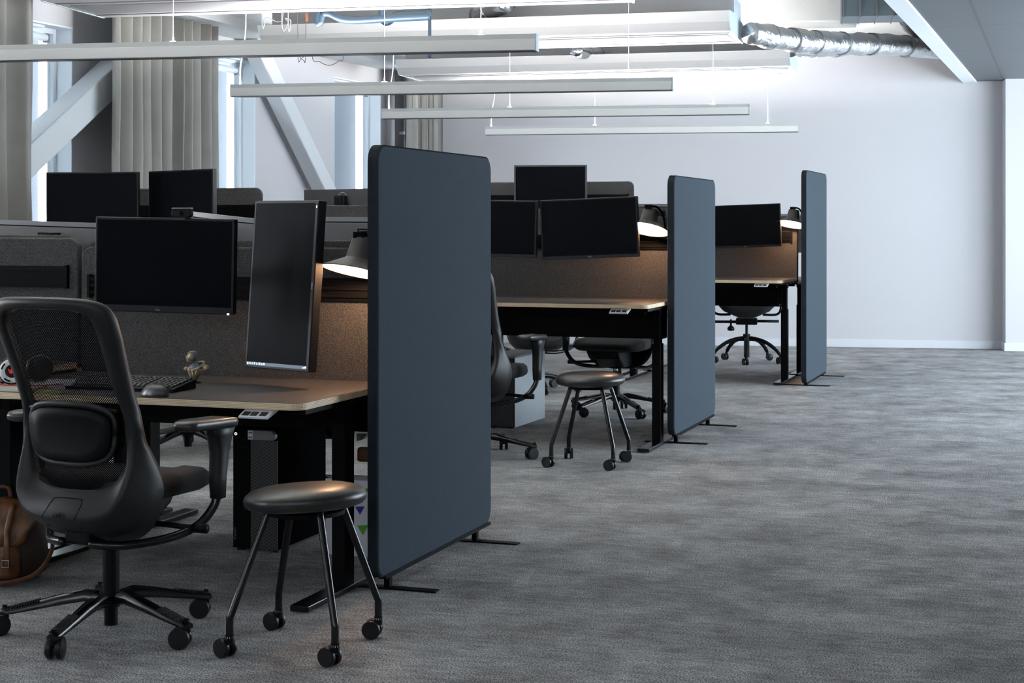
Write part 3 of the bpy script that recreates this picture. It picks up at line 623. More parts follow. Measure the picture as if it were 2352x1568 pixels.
text('maker_mark', 'DELL', .012, 'silver', c1, (0, -.0052, -.172), (PI/2, 0, 0))
c2 = monitor(at(1264, 431, 14.0), .635, .395, yaw_img(8), 0, 'highest monitor against the white wall, with a grey frame', chin=.004, bez=.014, back='monback'); mon_arm(c2, 0, .20)
b1 = monitor(at(212, 458, 10.4), .615, .355, yaw_img(6), math.radians(-.2), 'raised dark monitor at far left before the curtained window', chin=.01); mon_arm(b1, 0, .30)
b2 = monitor(at(415, 452, 10.35), .60, .345, yaw_img(36), math.radians(-.6), 'raised dark monitor turned aside, right of the far-left one', chin=.01); mon_arm(b2, 0, .18)
# monitors seen from behind
def back_monitor(p, wd, ht, yaw, roll, label, m='monback_light', strip=True, curve=0.03, head=0.0):
    t = thing('monitor', label, 'monitor', p, 0, 'monitors seen from behind')
    t.rotation_euler = (Matrix.Rotation(yaw, 3, 'Z') @ Matrix.Rotation(roll, 3, 'Y')).to_euler()
    N = 16
    def slab(z0, z1, ya, yb, ins=0):
        bm = nb(); rows = []
        for i in range(N+1):
            x = -wd/2+ins+(wd-2*ins)*i/N; c = -curve*(1-(2*x/wd)**2)      # middle bulges towards the camera
            rows.append([bm.verts.new((x, c+ya, z0)), bm.verts.new((x, c+yb, z0)), bm.verts.new((x, c+yb, z1)), bm.verts.new((x, c+ya, z1))])
        for a, b in zip(rows, rows[1:]):
            for k in range(4): bm.faces.new((a[k], a[(k+1) % 4], b[(k+1) % 4], b[k]))
        bm.faces.new(rows[0]); bm.faces.new(rows[-1][::-1]); return bm
    obj('housing', slab(-ht/2, ht/2-.024 if strip else ht/2, 0, .03), m, t, bevel=0.002)
    if strip:
        obj('groove', slab(ht/2-.024, ht/2-.019, .006, .03), 'black', t)
        obj('top_band', slab(ht/2-.019, ht/2, .002, .03), 'silver', t)
    obj('screen', slab(-ht/2+.01, ht/2-.01, .03, .032, .01), 'screen', t)
    bm = nb(); box(bm, head-.035, head+.035, -curve-.07, -curve+.002, ht/2-.115, ht/2-.045); box(bm, head-.02, head+.02, -curve-.09, -curve-.07, -ht/2, ht/2-.055)
    obj('arm_head', bm, 'black_plastic', t, bevel=0.004); return t
def bm_at(pxc, pytop, d, wd, ht, a, roll, label, **k):
    p = at(pxc, pytop, d); p.z -= ht/2; return back_monitor(p, wd, ht, yaw_img(a), math.radians(roll), label, **k)
bm_at(70, 507, 6.98, .82, .40, 17, 1.7, 'grey monitor back with pale top band at the left edge, behind felt screens', head=.13)
bm_at(500, 493, 6.88, .44, .36, 30, 5.2, 'grey monitor back tilted sideways, behind the webcam', curve=.02)
bm_at(775, 498, 6.72, .61, .37, 16, 0.4, 'grey monitor back behind the upright monitor and the near lamp', head=.16)
lg = bm_at(787, 434, 10.85, .55, .34, 14, -1.0, 'dark monitor back with a round white logo, below the window', m='monback', strip=False, curve=.0)
bm = nb(); R = .029; tube(bm, [(R*math.cos(a), -.0015, .118+R*math.sin(a)) for a in [2*PI*k/36 for k in range(37)]], .0022, 6); obj('round_logo', bm, 'white_plastic', lg)
text('logo_letters', 'DELL', .019, 'white_plastic', lg, (0, -.002, .118), (PI/2, 0, 0))
bm_at(1500, 468, 10.75, .60, .35, 18, 0.2, 'dark monitor back left of the middle partition, above its lamp', m='monback', curve=.01, head=.05)
bm_at(1790, 491, 14.6, .60, .35, 18, 0.2, 'dark monitor back beside the farthest lamp', m='monback', curve=.01)
# webcam
t = thing('webcam', 'black webcam with a pale top edge, clipped onto the landscape monitor', 'webcam', at(419, 497, 5.845), yaw_img(16))
bm = nb(); prism(bm, [(-.040, .004), (-.026, -.004), (.026, -.004), (.040, .004), (.037, .028), (-.037, .028)], -.012, .012, 'y'); obj('body', bm, 'black_plastic', t, bevel=.003)
bm = nb(); prism(bm, [(-.038, .0282), (.038, .0282), (.035, .032), (-.035, .032)], -.013, .013, 'y'); obj('top_trim', bm, 'silver', t)
bm = nb(); lathe(bm, [(0, .0), (.009, 0), (.009, .003), (.006, .003), (0, .0015)], 20, mtx=Matrix.Translation((0, -.012, .012)) @ Matrix.Rotation(PI/2, 4, 'X')); obj('lens', bm, 'screen', t, smooth=True)
bm = nb(); box(bm, -.020, .020, -.014, .03, -.008, -.004); box(bm, -.020, .020, -.016, -.013, -.012, -.004); obj('clip', bm, 'grey_plastic', t)
# ================================================================== desk lamps
def lamp(p, label, tiltdeg=-11.0, clampy=.0):
    t = thing('desk_lamp', label, 'lamp', p, 0, 'grey cone-shaped desk lamps')
    mt = Matrix.Rotation(math.radians(7), 4, 'Y') @ Matrix.Rotation(math.radians(tiltdeg), 4, 'X') @ Matrix.Rotation(0.0, 4, 'Z')
    prof = [(.135, 0), (.137, .003), (.058, .047), (.054, .052), (.046, .120), (.043, .127), (.030, .130), (0, .131)]
    bm = nb(); lathe(bm, prof, 48, mtx=mt); obj('shade', bm, 'lampmat', t, smooth=True); auto_smooth(t.children[0], 35)
    bm = nb(); lathe(bm, [(.1335, .0005), (.055, .044), (.050, .050), (0, .052)], 48, mtx=mt); obj('shade_lining', bm, 'lamp_inner', t, smooth=True)
    bm = nb(); lathe(bm, [(0, .012), (.022, .016), (.030, .030), (.024, .045), (0, .050)], 20, mtx=mt); obj('bulb', bm, 'bulb', t, smooth=True)
    bm = nb(); box(bm, -.012, .030, -.014, .014, .128, .150); tube(bm, [(.02, 0, .140), (.05, .06, .135), (.07, .13, .08), (.075, .17, -.02)], .007, 8, smooth=4)
    obj('arm', bm, 'black', t)
    bm = nb(); box(bm, .05, .10, .155, .185, -.06, .0); obj('clamp', bm, 'black_plastic', t, bevel=.003)
    return t
lamp((-2.450, 5.40, 1.124), 'nearest lit cone lamp glowing warm beside the nearest partition', -13)
lamp((-2.375, 9.43, 1.270), 'lit cone lamp half hidden by the middle partition', -18)
lamp((-2.165, 13.55, 1.300), 'smallest-looking lit cone lamp beside the farthest partition', -14)
# ================================================================== casters, stools, chairs
def caster(parent, p, ang, r=.030, stem=.05, name='caster', bright=False):
    """twin-wheel caster; p = where the stem meets the leg, wheel axle turned by ang"""
    mt = Matrix.Translation((p[0], p[1], r)) @ Matrix.Rotation(ang, 4, 'Z'); off = .020
    bm = nb()
    for sx in (-1, 1):
        prof = [(0, .010), (r*.62, .010), (r*.70, .0085), (r*.93, .0085), (r, .005), (r, -.005), (r*.93, -.0085), (0, -.0085)]
        lathe(bm, prof, 24, mtx=mt @ Matrix.Translation((sx*.0155, off, 0)) @ Matrix.Rotation(PI/2, 4, 'Y'))
    c = obj(name, bm, 'rubber', parent, smooth=True); auto_smooth(c, 40)
    bm = nb(); pts = [(math.cos(a)*(r*.92), math.sin(a)*(r*.92)) for a in [PI*.02+PI*.86*k/8 for k in range(9)]] + [(-.010, 0), (.010, -.004)]
    prism(bm, [(y+off, z) for y, z in pts], -.0055, .0055, 'x', mt); lathe(bm, [(0, r*.5), (.013, r*.5), (.013, r+.012), (.0075, r+.014), (.0075, stem+r), (0, stem+r)], 14, mtx=mt)
    obj('fork', bm, 'black_plastic', c); return c
def stool(l, d, base, label, tilt, castang, dz=.027):
    p = LD(l, d); t = thing('stool', label, 'stool', (p.x, p.y, 0), 0, 'round black stools on four casters')
    prof = [(r_, z_+dz) for r_, z_ in [(0, .478), (.08, .4765), (.135, .471), (.168, .462), (.184, .449), (.1895, .437), (.187, .424), (.176, .412), (.155, .405), (.10, .401), (0, .401)]]
    mt = Matrix.Translation((0, 0, .44)) @ Matrix.Rotation(math.radians(tilt[0]), 4, 'X') @ Matrix.Rotation(math.radians(tilt[1]), 4, 'Y') @ Matrix.Translation((0, 0, -.44))
    bm = nb(); lathe(bm, prof, 56, mtx=mt); obj('seat', bm, 'leather', t, smooth=True)
    bm = nb(); lathe(bm, [(0, .400), (.12, .400), (.12, .388), (.03, .384), (0, .384)], 32, mtx=Matrix.Translation((0, 0, dz))); obj('seat_plate', bm, 'black', t)
    for k in range(4):
        a = math.radians(base + 90*k + RY); c, s = math.cos(a), math.sin(a)
        bm = nb(); tube(bm, [(c*.118, s*.118, .405+dz), (c*.128, s*.128, .385+dz), (c*.238, s*.238, .128), (c*.242, s*.242, .118), (c*.242, s*.242, .064)], .0115, 12)
        lg_ = obj('leg', bm, 'black_gloss', t, smooth=True); auto_smooth(lg_, 60)
        bm = nb(); tube(bm, [(c*.242, s*.242, .060), (c*.242, s*.242, .066)], .013, 12); obj('collar', bm, 'chrome', lg_, smooth=False)
        caster(t, (c*.242, s*.242), math.radians(castang[k]), .0295, .034)
    return t
stool(-.634, 4.95, 28, 'round black leather stool in front of the nearest partition', (-2, -4), (100, 74, 72, 76))
stool(.425, 8.73, 27, 'round black leather stool under the raised second-row desk', (0, -1), (130, 19, 70, 82))

def star_base(t, base, R=.335, hz=.125):
    """five arms with ribbed foot treads and casters"""
    for k in range(5):
        a = math.radians(base + 72*k); mt = Matrix.Rotation(a, 4, 'Z'); bm = nb()
        secs = [(.030, .112, .024, .020), (.08, .122, .021, .019), (.16, .108, .019, .017), (.25, .088, .018, .013), (.325, .073, .018, .010), (R+.012, .070, .016, .009)]
        rings = []
        for x, z, hw, hh in secs:
            rings.append([bm.verts.new(mt @ Vector((x, q*hw, z+e*hh))) for q, e in ((-1, -.8), (1, -.8), (1.0, .35), (.55, 1), (-.55, 1), (-1.0, .35))])
        for A, B in zip(rings, rings[1:]):
            for i in range(6): bm.faces.new((A[i], A[(i+1) % 6], B[(i+1) % 6], B[i]))
        bm.faces.new(rings[0][::-1]); bm.faces.new(rings[-1])
        o = obj('base_arm', bm, 'black_gloss', t, smooth=True); auto_smooth(o, 50)
        bm = nb()
        for i in range(13):
            x = .225+.0085*i; z = .108-.175*(x-.225) + (.0 if x < .3 else 0)
            z = (.088+.013) + (.083-.101)*(x-.25)/.075 if x > .25 else .101+(.25-x)*.28
            box(bm, x, x+.0045, -.0165, .0165, z-.004, z+.0035, mt)
        obj('foot_tread', bm, 'grey_plastic', o)
        caster(t, (math.cos(a)*R, math.sin(a)*R), math.radians([150, 22, 112, 115, 60][k]), .0335, .026)
    bm = nb(); lathe(bm, [(0, .135), (.036, .135), (.036, .095), (.026, .085), (0, .085)], 24); tube(bm, [(0, 0, .10), (0, 0, .28)], .0265, 20); tube(bm, [(0, 0, .028), (0, 0, .10)], .021, 20)
    obj('gas_column', bm, 'black_plastic', t)
    bm = nb(); tube(bm, [(0, 0, .28), (0, 0, .325)], .014, 16); obj('piston', bm, 'chrome', t, smooth=True)

OUT = [(x_*1.05, z_) for x_, z_ in [(0,.305),(.10,.310),(.165,.335),(.212,.385),(.233,.45),(.236,.52),(.222,.60),(.207,.70),(.205,.80),(.211,.90),(.217,.97),(.214,1.03),(.190,1.066),(.13,1.081),(0,1.085)]]
INN = [(x_*1.08, z_) for x_, z_ in [(0,.486),(.08,.489),(.135,.510),(.162,.56),(.168,.62),(.166,.70),(.160,.78),(.157,.86),(.158,.94),(.158,.99),(.150,1.022),(.125,1.040),(.08,1.046),(.04,1.048),(0,1.049)]]
PROF = [(.29,.13),(.34,.17),(.40,.20),(.48,.20),(.585,.19),(.722,.20),(.86,.26),(.997,.325),(1.083,.355)]
def bz(z):
    for (z0, b0), (z1, b1) in zip(PROF, PROF[1:]):
        if z <= z1: u = (z-z0)/(z1-z0); return b0+(b1-b0)*max(0, u)
    return PROF[-1][1]
def full(loop, k=5):
    right = catmull([(x, 0, z) for x, z in loop], k); pts = [(p.x, p.z) for p in right]
    return pts + [(-x, z) for x, z in pts[-2:0:-1]]
def net_chair(l, d, face, base, label, group='black mesh-back office chairs'):
    p = LD(l, d); t = thing('office_chair', label, 'office chair', (p.x, p.y, 0), math.radians(face), group)
    star_base(t, base)
    # back frame: inner lip, ridge, outer edge and the turned-in front edge
    O, I = full(OUT), full(INN); n = len(O); bm = nb(); rings = []
    def ring(f): rings.append([bm.verts.new(f(i)) for i in range(n)])
    crv = lambda x: .95*x*x
    def low(z): return max(0.0, min(1.0, (.62-z)/.14))
    def P(i, u, push):
        x = I[i][0]*(1-u)+O[i][0]*u; z = I[i][1]*(1-u)+O[i][1]*u; return Vector((x, -bz(z)+crv(x)-push, z))
    ring(lambda i: P(i, 0.0, -.030)); ring(lambda i: P(i, 0.0, .0)); ring(lambda i: P(i, .12, .010))
    ring(lambda i: P(i, .42, .012+.040*low(O[i][1]*.5+I[i][1]*.5)))
    ring(lambda i: P(i, .55, .011+.034*low(O[i][1]*.5+I[i][1]*.5)))
    ring(lambda i: P(i, .85, .006-.030*low(O[i][1]))); ring(lambda i: P(i, 1.0, -.012-.07*low(O[i][1]))); ring(lambda i: P(i, .93, -.030-.06*low(O[i][1])))
    for A, B in zip(rings, rings[1:]):
        for i in range(n): bm.faces.new((A[i], A[(i+1) % n], B[(i+1) % n], B[i]))
    for i in range(n): bm.faces.new((rings[-1][i], rings[-1][(i+1) % n], rings[0][(i+1) % n], rings[0][i]))
    fr = obj('back_frame', bm, 'grey_plastic', t, smooth=True)
    # net
    bm = nb(); rows = []
    zs = [INN[0][1]-.006+(1.052-INN[0][1])*k/24 for k in range(25)]
    def inx(z):
        best = .05
        for (x0, z0), (x1, z1) in zip(INN, INN[1:]):
            if z0 <= z <= z1 and z1 > z0: return x0+(x1-x0)*(z-z0)/(z1-z0)
        return .02
    for z in zs:
        w_ = inx(z)+.006; rows.append([bm.verts.new((w_*q/8, -bz(z)+crv(w_*q/8)+.014, z)) for q in range(-8, 9)])
    for A, B in zip(rows, rows[1:]):
        for i in range(16): bm.faces.new((A[i], A[i+1], B[i+1], B[i]))
    obj('mesh_back', bm, 'net', t, smooth=True)
    # piping in front of the top edge
    bm = nb(); tube(bm, [P(i, .94, -.036) for i in range(n) if O[i][1] > .75 and True][:n], .006, 6) if False else None; bm.free()
    # lumbar pad with raised rim, held by a cross strap
    def pad(hw, z0, z1, push, k=40):
        out = []
        for i in range(k):
            a = 2*PI*i/k; c, s = math.cos(a), math.sin(a); e = .62
            x = hw*(abs(c)**e)*(1 if c > 0 else -1); z = (z0+z1)/2+(z1-z0)/2*(abs(s)**e)*(1 if s > 0 else -1)
            x *= 1+.06*(z-(z0+z1)/2)/((z1-z0)/2); out.append(Vector((x, -bz(z)+crv(x)-push, z)))
        return out
    bm = nb(); lp = pad(.150, .572, .745, .010); vs = [bm.verts.new(v) for v in lp]; lp2 = pad(.11, .60, .715, .004); v2 = [bm.verts.new(v) for v in lp2]
    for i in range(40): bm.faces.new((vs[i], vs[(i+1) % 40], v2[(i+1) % 40], v2[i]))
    bm.faces.new(v2); o = obj('lumbar_pad', bm, 'black_plastic', t, smooth=True)
    so = o.modifiers.new('solid', 'SOLIDIFY'); so.thickness = .02; so.offset = -1
    lp = pad(.157, .567, .752, .012); bm = nb(); tube(bm, lp+[lp[0], ], .0075, 8, sx=1.5); obj('rim', bm, 'grey_plastic', o, smooth=True)
    bm = nb(); zz = .735
    for sg in (-1, 1): tube(bm, [(sg*.13, -bz(zz)+crv(.13)-.006, zz), (sg*.165, -bz(zz)+crv(.165)-.002, zz-.004)], .008, 8)
    obj('strap', bm, 'black_plastic', o)
    # grooves of the cover and the maker's mark, lying on the shell
    def shell(x, u, lift=.0006):
        z = .486-.181*u; tab = [(0, 0), (.12, .010), (.42, .052), (.55, .045), (.85, -.024), (1, -.082)]
        for (u0, p0), (u1, p1) in zip(tab, tab[1:]):
            if u <= u1: pu = p0+(p1-p0)*(u-u0)/(u1-u0); break
        return Vector((x, -bz(z)+crv(x)-pu-lift, z))
    bm = nb(); tube(bm, [shell(-.072, .62), shell(-.066, .42), shell(-.056, .22), shell(-.050, .14), shell(-.02, .125), (shell(.03, .125)), shell(.056, .14), shell(.060, .22), shell(.058, .42), shell(.056, .62)], .0016, 6)
    o2 = obj('cover_groove', bm, 'black', t)
    p_ = shell(0.0, .40, .0015); text('maker_mark', 'HÅG', .022, 'black', t, p_, (PI/2-.62, 0, 0), .0004)
    # seat, mechanism, arms
    bm = nb(); S = []
    seat = rrect(-.238, .238, -.175, .275, .10, 8)
    for z, k in ((.445, .90), (.458, .98), (.485, 1.0), (.508, .985), (.521, .93), (.526, .75)):
        S.append([bm.verts.new((x*k, (y-.05)*k+.05, z - (.028*max(0, (y-.18)/.10) if z > .47 else 0))) for x, y in seat])
    for A, B in zip(S, S[1:]):
        m_ = len(A)
        for i in range(m_): bm.faces.new((A[i], A[(i+1) % m_], B[(i+1) % m_], B[i]))
    bm.faces.new(S[0][::-1]); bm.faces.new(S[-1]); obj('seat', bm, 'seatfab', t, smooth=True)
    bm = nb(); prism(bm, [(-.15, .34), (-.10, .322), (.08, .325), (.20, .39), (.24, .445), (-.16, .445)], -.09, .09, 'x'); box(bm, -.05, .05, -.17, .02, .31, .36)
    obj('seat_mechanism', bm, 'black_plastic', t, bevel=.012)
    bm = nb(); tube(bm, [(.10, .02, .36), (.30, .04, .35)], .009, 10); tube(bm, [(.285, .04, .35), (.335, .045, .35)], .015, 10); obj('lever', bm, 'black_plastic', t, smooth=True)
    for sg in (-1, 1):
        bm = nb(); tube(bm, [(sg*.05, -.17, .318), (sg*.14, -.12, .312), (sg*.225, -.02, .322), (sg*.285, .06, .352), (sg*.318, .105, .41), (sg*.324, .118, .46)], .014, 12, smooth=5)
        arm = obj('armrest', bm, 'black_gloss', t, smooth=True)
        bm = nb(); R_ = []
        for z, y0, y1, hw in ((.435, .095, .145, .020), (.50, .09, .148, .021), (.58, .095, .160, .023), (.63, .085, .175, .025), (.665, .06, .19, .029)):
            R_.append([bm.verts.new((sg*.325+q*hw, y, z)) for q, y in ((-1, y0+.008), (-1, y1-.012), (-.5, y1), (.5, y1), (1, y1-.012), (1, y0+.008), (.5, y0), (-.5, y0))])
        for A, B in zip(R_, R_[1:]):
            for i in range(8): bm.faces.new((A[i], A[(i+1) % 8], B[(i+1) % 8], B[i]))
        bm.faces.new(R_[0][::-1]); bm.faces.new(R_[-1]); obj('upright', bm, 'grey_plastic', arm, smooth=True)
        bm = nb(); pp = rrect(-.043, .043, -.085, .195, .036, 6); X = []
        for z, k in ((.665, .86), (.672, .97), (.684, 1.0), (.694, .95), (.698, .80)): X.append([bm.verts.new((sg*.325+x*k, (y-.055)*k+.055, z-.012*max(0, (y-.10)/.1))) for x, y in pp])
        for A, B in zip(X, X[1:]):
            m_ = len(A)
            for i in range(m_): bm.faces.new((A[i], A[(i+1) % m_], B[(i+1) % m_], B[i]))
        bm.faces.new(X[0][::-1]); bm.faces.new(X[-1]); obj('arm_pad', bm, 'leather', arm, smooth=True)
    return t
ch = net_chair(-1.277, 5.13, -5.0, -154, 'nearest black mesh-back office chair, seen from behind at the left')
net_chair(-.205, 9.0, -4.0, 13, 'black mesh office chair half hidden behind the nearest partition, beside the second stool')
def chair_copy(l, d, face, label): p = LD(l, d); return dup(ch, (p.x, p.y, 0), math.radians(face), label)
chair_copy(.717, 11.1, 178, 'black office chair facing the camera behind the raised second-row desk')
chair_copy(.20, 12.6, 20, 'far black office chair behind the silver computer tower, under the third row')
chair_copy(-.95, 7.45, 172, 'black office chair facing the camera, behind the black computer tower')
chair_copy(-1.86, 9.25, -15, 'black office chair in the second row, its casters seen under the nearest desk')
# bow-base task chair of the far row
def bow_chair(l, d, face, label):
    p = LD(l, d); t = thing('task_chair', label, 'office chair', (p.x, p.y, 0), math.radians(face))
    for k in range(5):
        a = math.radians(72*k+18); mt = Matrix.Rotation(a, 4, 'Z')
        bm = nb(); tube(bm, [mt @ Vector(v) for v in ((.02, 0, .225), (.10, 0, .222), (.20, 0, .190), (.28, 0, .135), (.325, 0, .085))], [.024, .022, .020, .018, .016], 10, smooth=4, sy=.9)
        o = obj('base_arm', bm, 'black_plastic', t, smooth=True); caster(t, (math.cos(a)*.33, math.sin(a)*.33), a+1.0+k, .033, .03)
    bm = nb(); tube(bm, [(0, 0, .05), (0, 0, .26)], .026, 16); tube(bm, [(0, 0, .26), (0, 0, .36)], .013, 12); tube(bm, [(0, 0, .235), (0, 0, .27)], .034, 16); obj('gas_column', bm, 'black_plastic', t)
    bm = nb(); S = []
    for z, k in ((.425, .55), (.455, .82), (.50, .98), (.535, 1.0), (.565, .95), (.578, .80)):
        S.append([bm.verts.new((x*k, (y-.02)*k+.02, z+.035*(abs(x)/.26)**2)) for x, y in rrect(-.262, .262, -.22, .25, .13, 8)])
    for A, B in zip(S, S[1:]):
        for i in range(len(A)): bm.faces.new((A[i], A[(i+1) % len(A)], B[(i+1) % len(A)], B[i]))
    bm.faces.new(S[0][::-1]); bm.faces.new(S[-1]); obj('seat', bm, 'seatfab', t, smooth=True)
    bm = nb(); prism(bm, [(-.12, .42), (-.05, .36), (.07, .36), (.14, .42)], -.10, .10, 'x'); obj('seat_mechanism', bm, 'black_plastic', t, bevel=.01)
    for x0, x1, z, y in ((.05, .30, .385, .02), (-.05, -.30, .395, .05)):
        bm = nb(); tube(bm, [(x0, y, z), (x1, y, z)], .013, 10); obj('lever', bm, 'black_plastic', t, smooth=True)
    bm = nb(); lathe(bm, [(0, -.05), (.030, -.045), (.034, -.03), (.028, -.012), (.010, 0), (.008, .06), (0, .06)], 20, mtx=Matrix.Translation((.145, .12, .355))); obj('knob', bm, 'black_plastic', t, smooth=True)
    for sg in (-1, 1):
        bm = nb(); tube(bm, [(sg*.15, -.08, .45), (sg*.27, -.08, .45), (sg*.315, -.08, .49), (sg*.32, -.08, .60), (sg*.32, -.06, .70)], .012, 10, smooth=4); a_ = obj('armrest', bm, 'black_gloss', t, smooth=True)
        bm = nb(); prism(bm, rrect(sg*.32-.04, sg*.32+.04, -.14, .12, .03, 4), .70, .725, 'z'); obj('arm_pad', bm, 'black_plastic', a_, bevel=.006)
    bm = nb(); S = []
    for y, k in ((-.235, .9), (-.25, 1.0), (-.28, 1.0), (-.295, .9)): S.append([bm.verts.new((x*k, y-.10*(z-.6), (z-.85)*k+.85)) for x, z in rrect(-.22, .22, .66, 1.06, .12, 8)])
    for A, B in zip(S, S[1:]):
        for i in range(len(A)): bm.faces.new((A[i], A[(i+1) % len(A)], B[(i+1) % len(A)], B[i]))
    bm.faces.new(S[0][::-1]); bm.faces.new(S[-1]); tube(bm, [(0, -.05, .44), (0, -.30, .47), (0, -.34, .70), (0, -.30, .9)], .018, 8, smooth=4); obj('backrest', bm, 'seatfab', t, smooth=True)
bow_chair(2.214, 15.2, 190, 'padded black task chair with bowed base, behind the farthest desk')
# ================================================================== computers under the desks
t = thing('computer_tower', 'tall black computer tower with mesh grille on the floor behind the nearest stool', 'computer', (-3.14, 5.72, 0), 0)
pc = (.20, .44, .50)
bm = nb(); box(bm, 0, pc[0], 0.006, pc[1], .012, pc[2]); obj('case', bm, 'case', t, bevel=.004)
bm = nb(); box(bm, 0.002, .078, 0, .006, .014, pc[2]-.002); obj('front_bezel', bm, 'black', t)
bm = nb(); box(bm, .08, pc[0]-.003, 0, .006, .014, pc[2]-.055); obj('front_grille', bm, 'pcgrille', t)
bm = nb(); prism(bm, [(.078, pc[2]-.052), (.185, pc[2]-.052), (.196, pc[2]-.046), (.198, pc[2]-.03), (.180, pc[2]-.012), (.078, pc[2]-.012)], -.022, .004, 'y'); hd = obj('handle', bm, 'silver', t, bevel=.003)
bm = nb(); box(bm, .080, .102, -.0235, -.0222, pc[2]-.049, pc[2]-.014); lb = obj('sticker', bm, 'white_plastic', hd)
bm = nb()
for zz in (.022, .040):
    for k in range(5): box(bm, .0835+.0034*k, .0858+.0034*k, -.0239, -.0236, pc[2]-zz-.004, pc[2]-zz+.002)
obj('print', bm, 'black', lb)
bm = nb(); tube(bm, [(.014+.0045*math.cos(a), -.001, pc[2]-.033+.0045*math.sin(a)) for a in [2*PI*k/16 for k in range(17)]], .0012, 6); obj('power_ring', bm, 'led', t)
bm = nb()
for k in range(9): box(bm, .018+.006*k, .0205+.006*k, -.0005, .0002, pc[2]-.085-(.004 if k % 2 else 0), pc[2]-.080-(.004 if k % 2 else 0))
for k in range(2): box(bm, .050, .058, -.0005, .0002, .165+.018*k, .175+.018*k)
obj('port', bm, 'grey_plastic', t)
text('side_print', 'Precision', .013, 'silver', t, (.011, -.0006, .07), (PI/2, -PI/2, 0), .0002)
for x in (.02, .18):
    bm = nb(); box(bm, x-.012, x+.012, .02, .40, 0, .012); obj('foot', bm, 'rubber', t)
P_ = LD(.075, 10.25)
t = thing('computer_tower', 'computer tower with brushed silver side panel, beside the half-hidden office chair', 'computer', (P_.x-.265, P_.y, 0), math.radians(-2))
bm = nb(); box(bm, 0, .205, 0.004, .56, .01, .45); obj('case', bm, 'black_plastic', t, bevel=.003)
bm = nb(); box(bm, .2052, .2082, .0, .565, .008, .452); obj('side_panel', bm, mat('brushed_panel', (.55, .60, .64), .35, metal=.8), t)
bm = nb(); box(bm, .005, .20, -.004, .004, .012, .448); obj('front_grille', bm, 'pcgrille', t)
bm = nb(); box(bm, -.004, .212, -.004, .55, .45, .462); obj('top_panel', bm, 'silver', t)
bm = nb(); box(bm, .01, .06, 0.01, .54, 0, .01); box(bm, .15, .19, 0.01, .54, 0, .01); obj('foot', bm, 'rubber', t)
# printed carton between the partition and the desk legs
t = thing('paper_carton', 'white carton printed with blue and green triangles, behind the nearest partition edge', 'box', (-2.76, 5.775, 0), 0)
bm = nb(); box(bm, 0, .22, 0, .12, 0, .30); obj('carton', bm, 'white_plastic', t, bevel=.003)
for x, z, m_, s in ((.150, .185, 'bluep', .02), (.168, .255, 'green', .022), (.162, .11, 'green', .024), (.10, .20, 'green', .02)):
    bm = nb(); prism(bm, [(x-s, z+s*.5), (x+s, z+s*.7), (x, z-s)], -.0015, 0, 'y'); obj('triangle_print', bm, m_, t)
bm = nb(); q = at(838, 1043, 6.6); box(bm, q.x-.03, q.x+.03, q.y-.02, q.y+.02, q.z-.03, q.z+.03)
bmesh.ops.translate(bm, verts=bm.verts, vec=(-q.x, -q.y, -q.z)); 
o = obj('cable_hook', bm, 'orange', bevel=.012); o.location = q; tag(o, 'small orange rounded hook under the nearest desk beside the partition edge', 'hook')
bm = nb(); q2 = at(838, 1001, 6.6); prism(bm, [(-.03, .012), (.02, .012), (.0, -.012), (-.03, -.02)], -.02, .02, 'y'); o = obj('power_adapter', bm, 'silver', bevel=.003); o.location = q2
tag(o, 'small grey power adapter above the orange hook under the nearest desk', 'adapter')
# ================================================================== things on the nearest desk
# keyboard
kp = LD(-1.190, 5.66); t = thing('keyboard', 'black full-size keyboard behind the mouse on the nearest desk', 'keyboard', (kp.x, kp.y, ZA), math.radians(1.5))
bm = nb(); prism(bm, [(0, 0.0), (.165, 0.0), (.165, .030), (.158, .033), (0, .013)], -.44, 0, 'x'); obj('case', bm, 'black_plastic', t, bevel=.003)
sl = math.atan2(.020, .158); KEYN = 0; REST = []
for r_ in range(6):
    x = -.432; y = .008+.0245*r_+(.004 if r_ == 5 else 0)
    while x < -.010:
        w_ = .0165 if not (r_ == 0 and -.33 < x < -.22) else .10
        if abs(x+.128) < .006 or abs(x+.292) < .004: x += .008; continue
        bm = nb(); mt = Matrix.Translation((x, y, .0135+math.tan(sl)*y)) @ Matrix.Rotation(sl, 4, 'X')
        A = [bm.verts.new(mt @ Vector(v)) for v in ((0, 0, 0), (w_, 0, 0), (w_, .020, 0), (0, .020, 0), (.002, .003, .0065), (w_-.002, .003, .0065), (w_-.002, .018, .0075), (.002, .018, .0075))]
        for f in ((0,1,5,4), (1,2,6,5), (2,3,7,6), (3,0,4,7), (4,5,6,7)): bm.faces.new([A[i] for i in f])
        if KEYN < 98: obj('key', bm, 'grey_plastic' if (r_*7+int(x*1000)) % 5 else 'bezel', t)
        else: bmesh.ops.translate(bm, verts=bm.verts, vec=(0, 0, 0)); REST.append(bm)
        KEYN += 1; x += w_+.0025

if REST:
    bm = nb()
    for b in REST:
        me = bpy.data.meshes.new('tmp'); b.to_mesh(me); b.free(); bm.from_mesh(me); bpy.data.meshes.remove(me)
    o = obj('keys', bm, 'grey_plastic', t); o['kind'] = 'stuff'
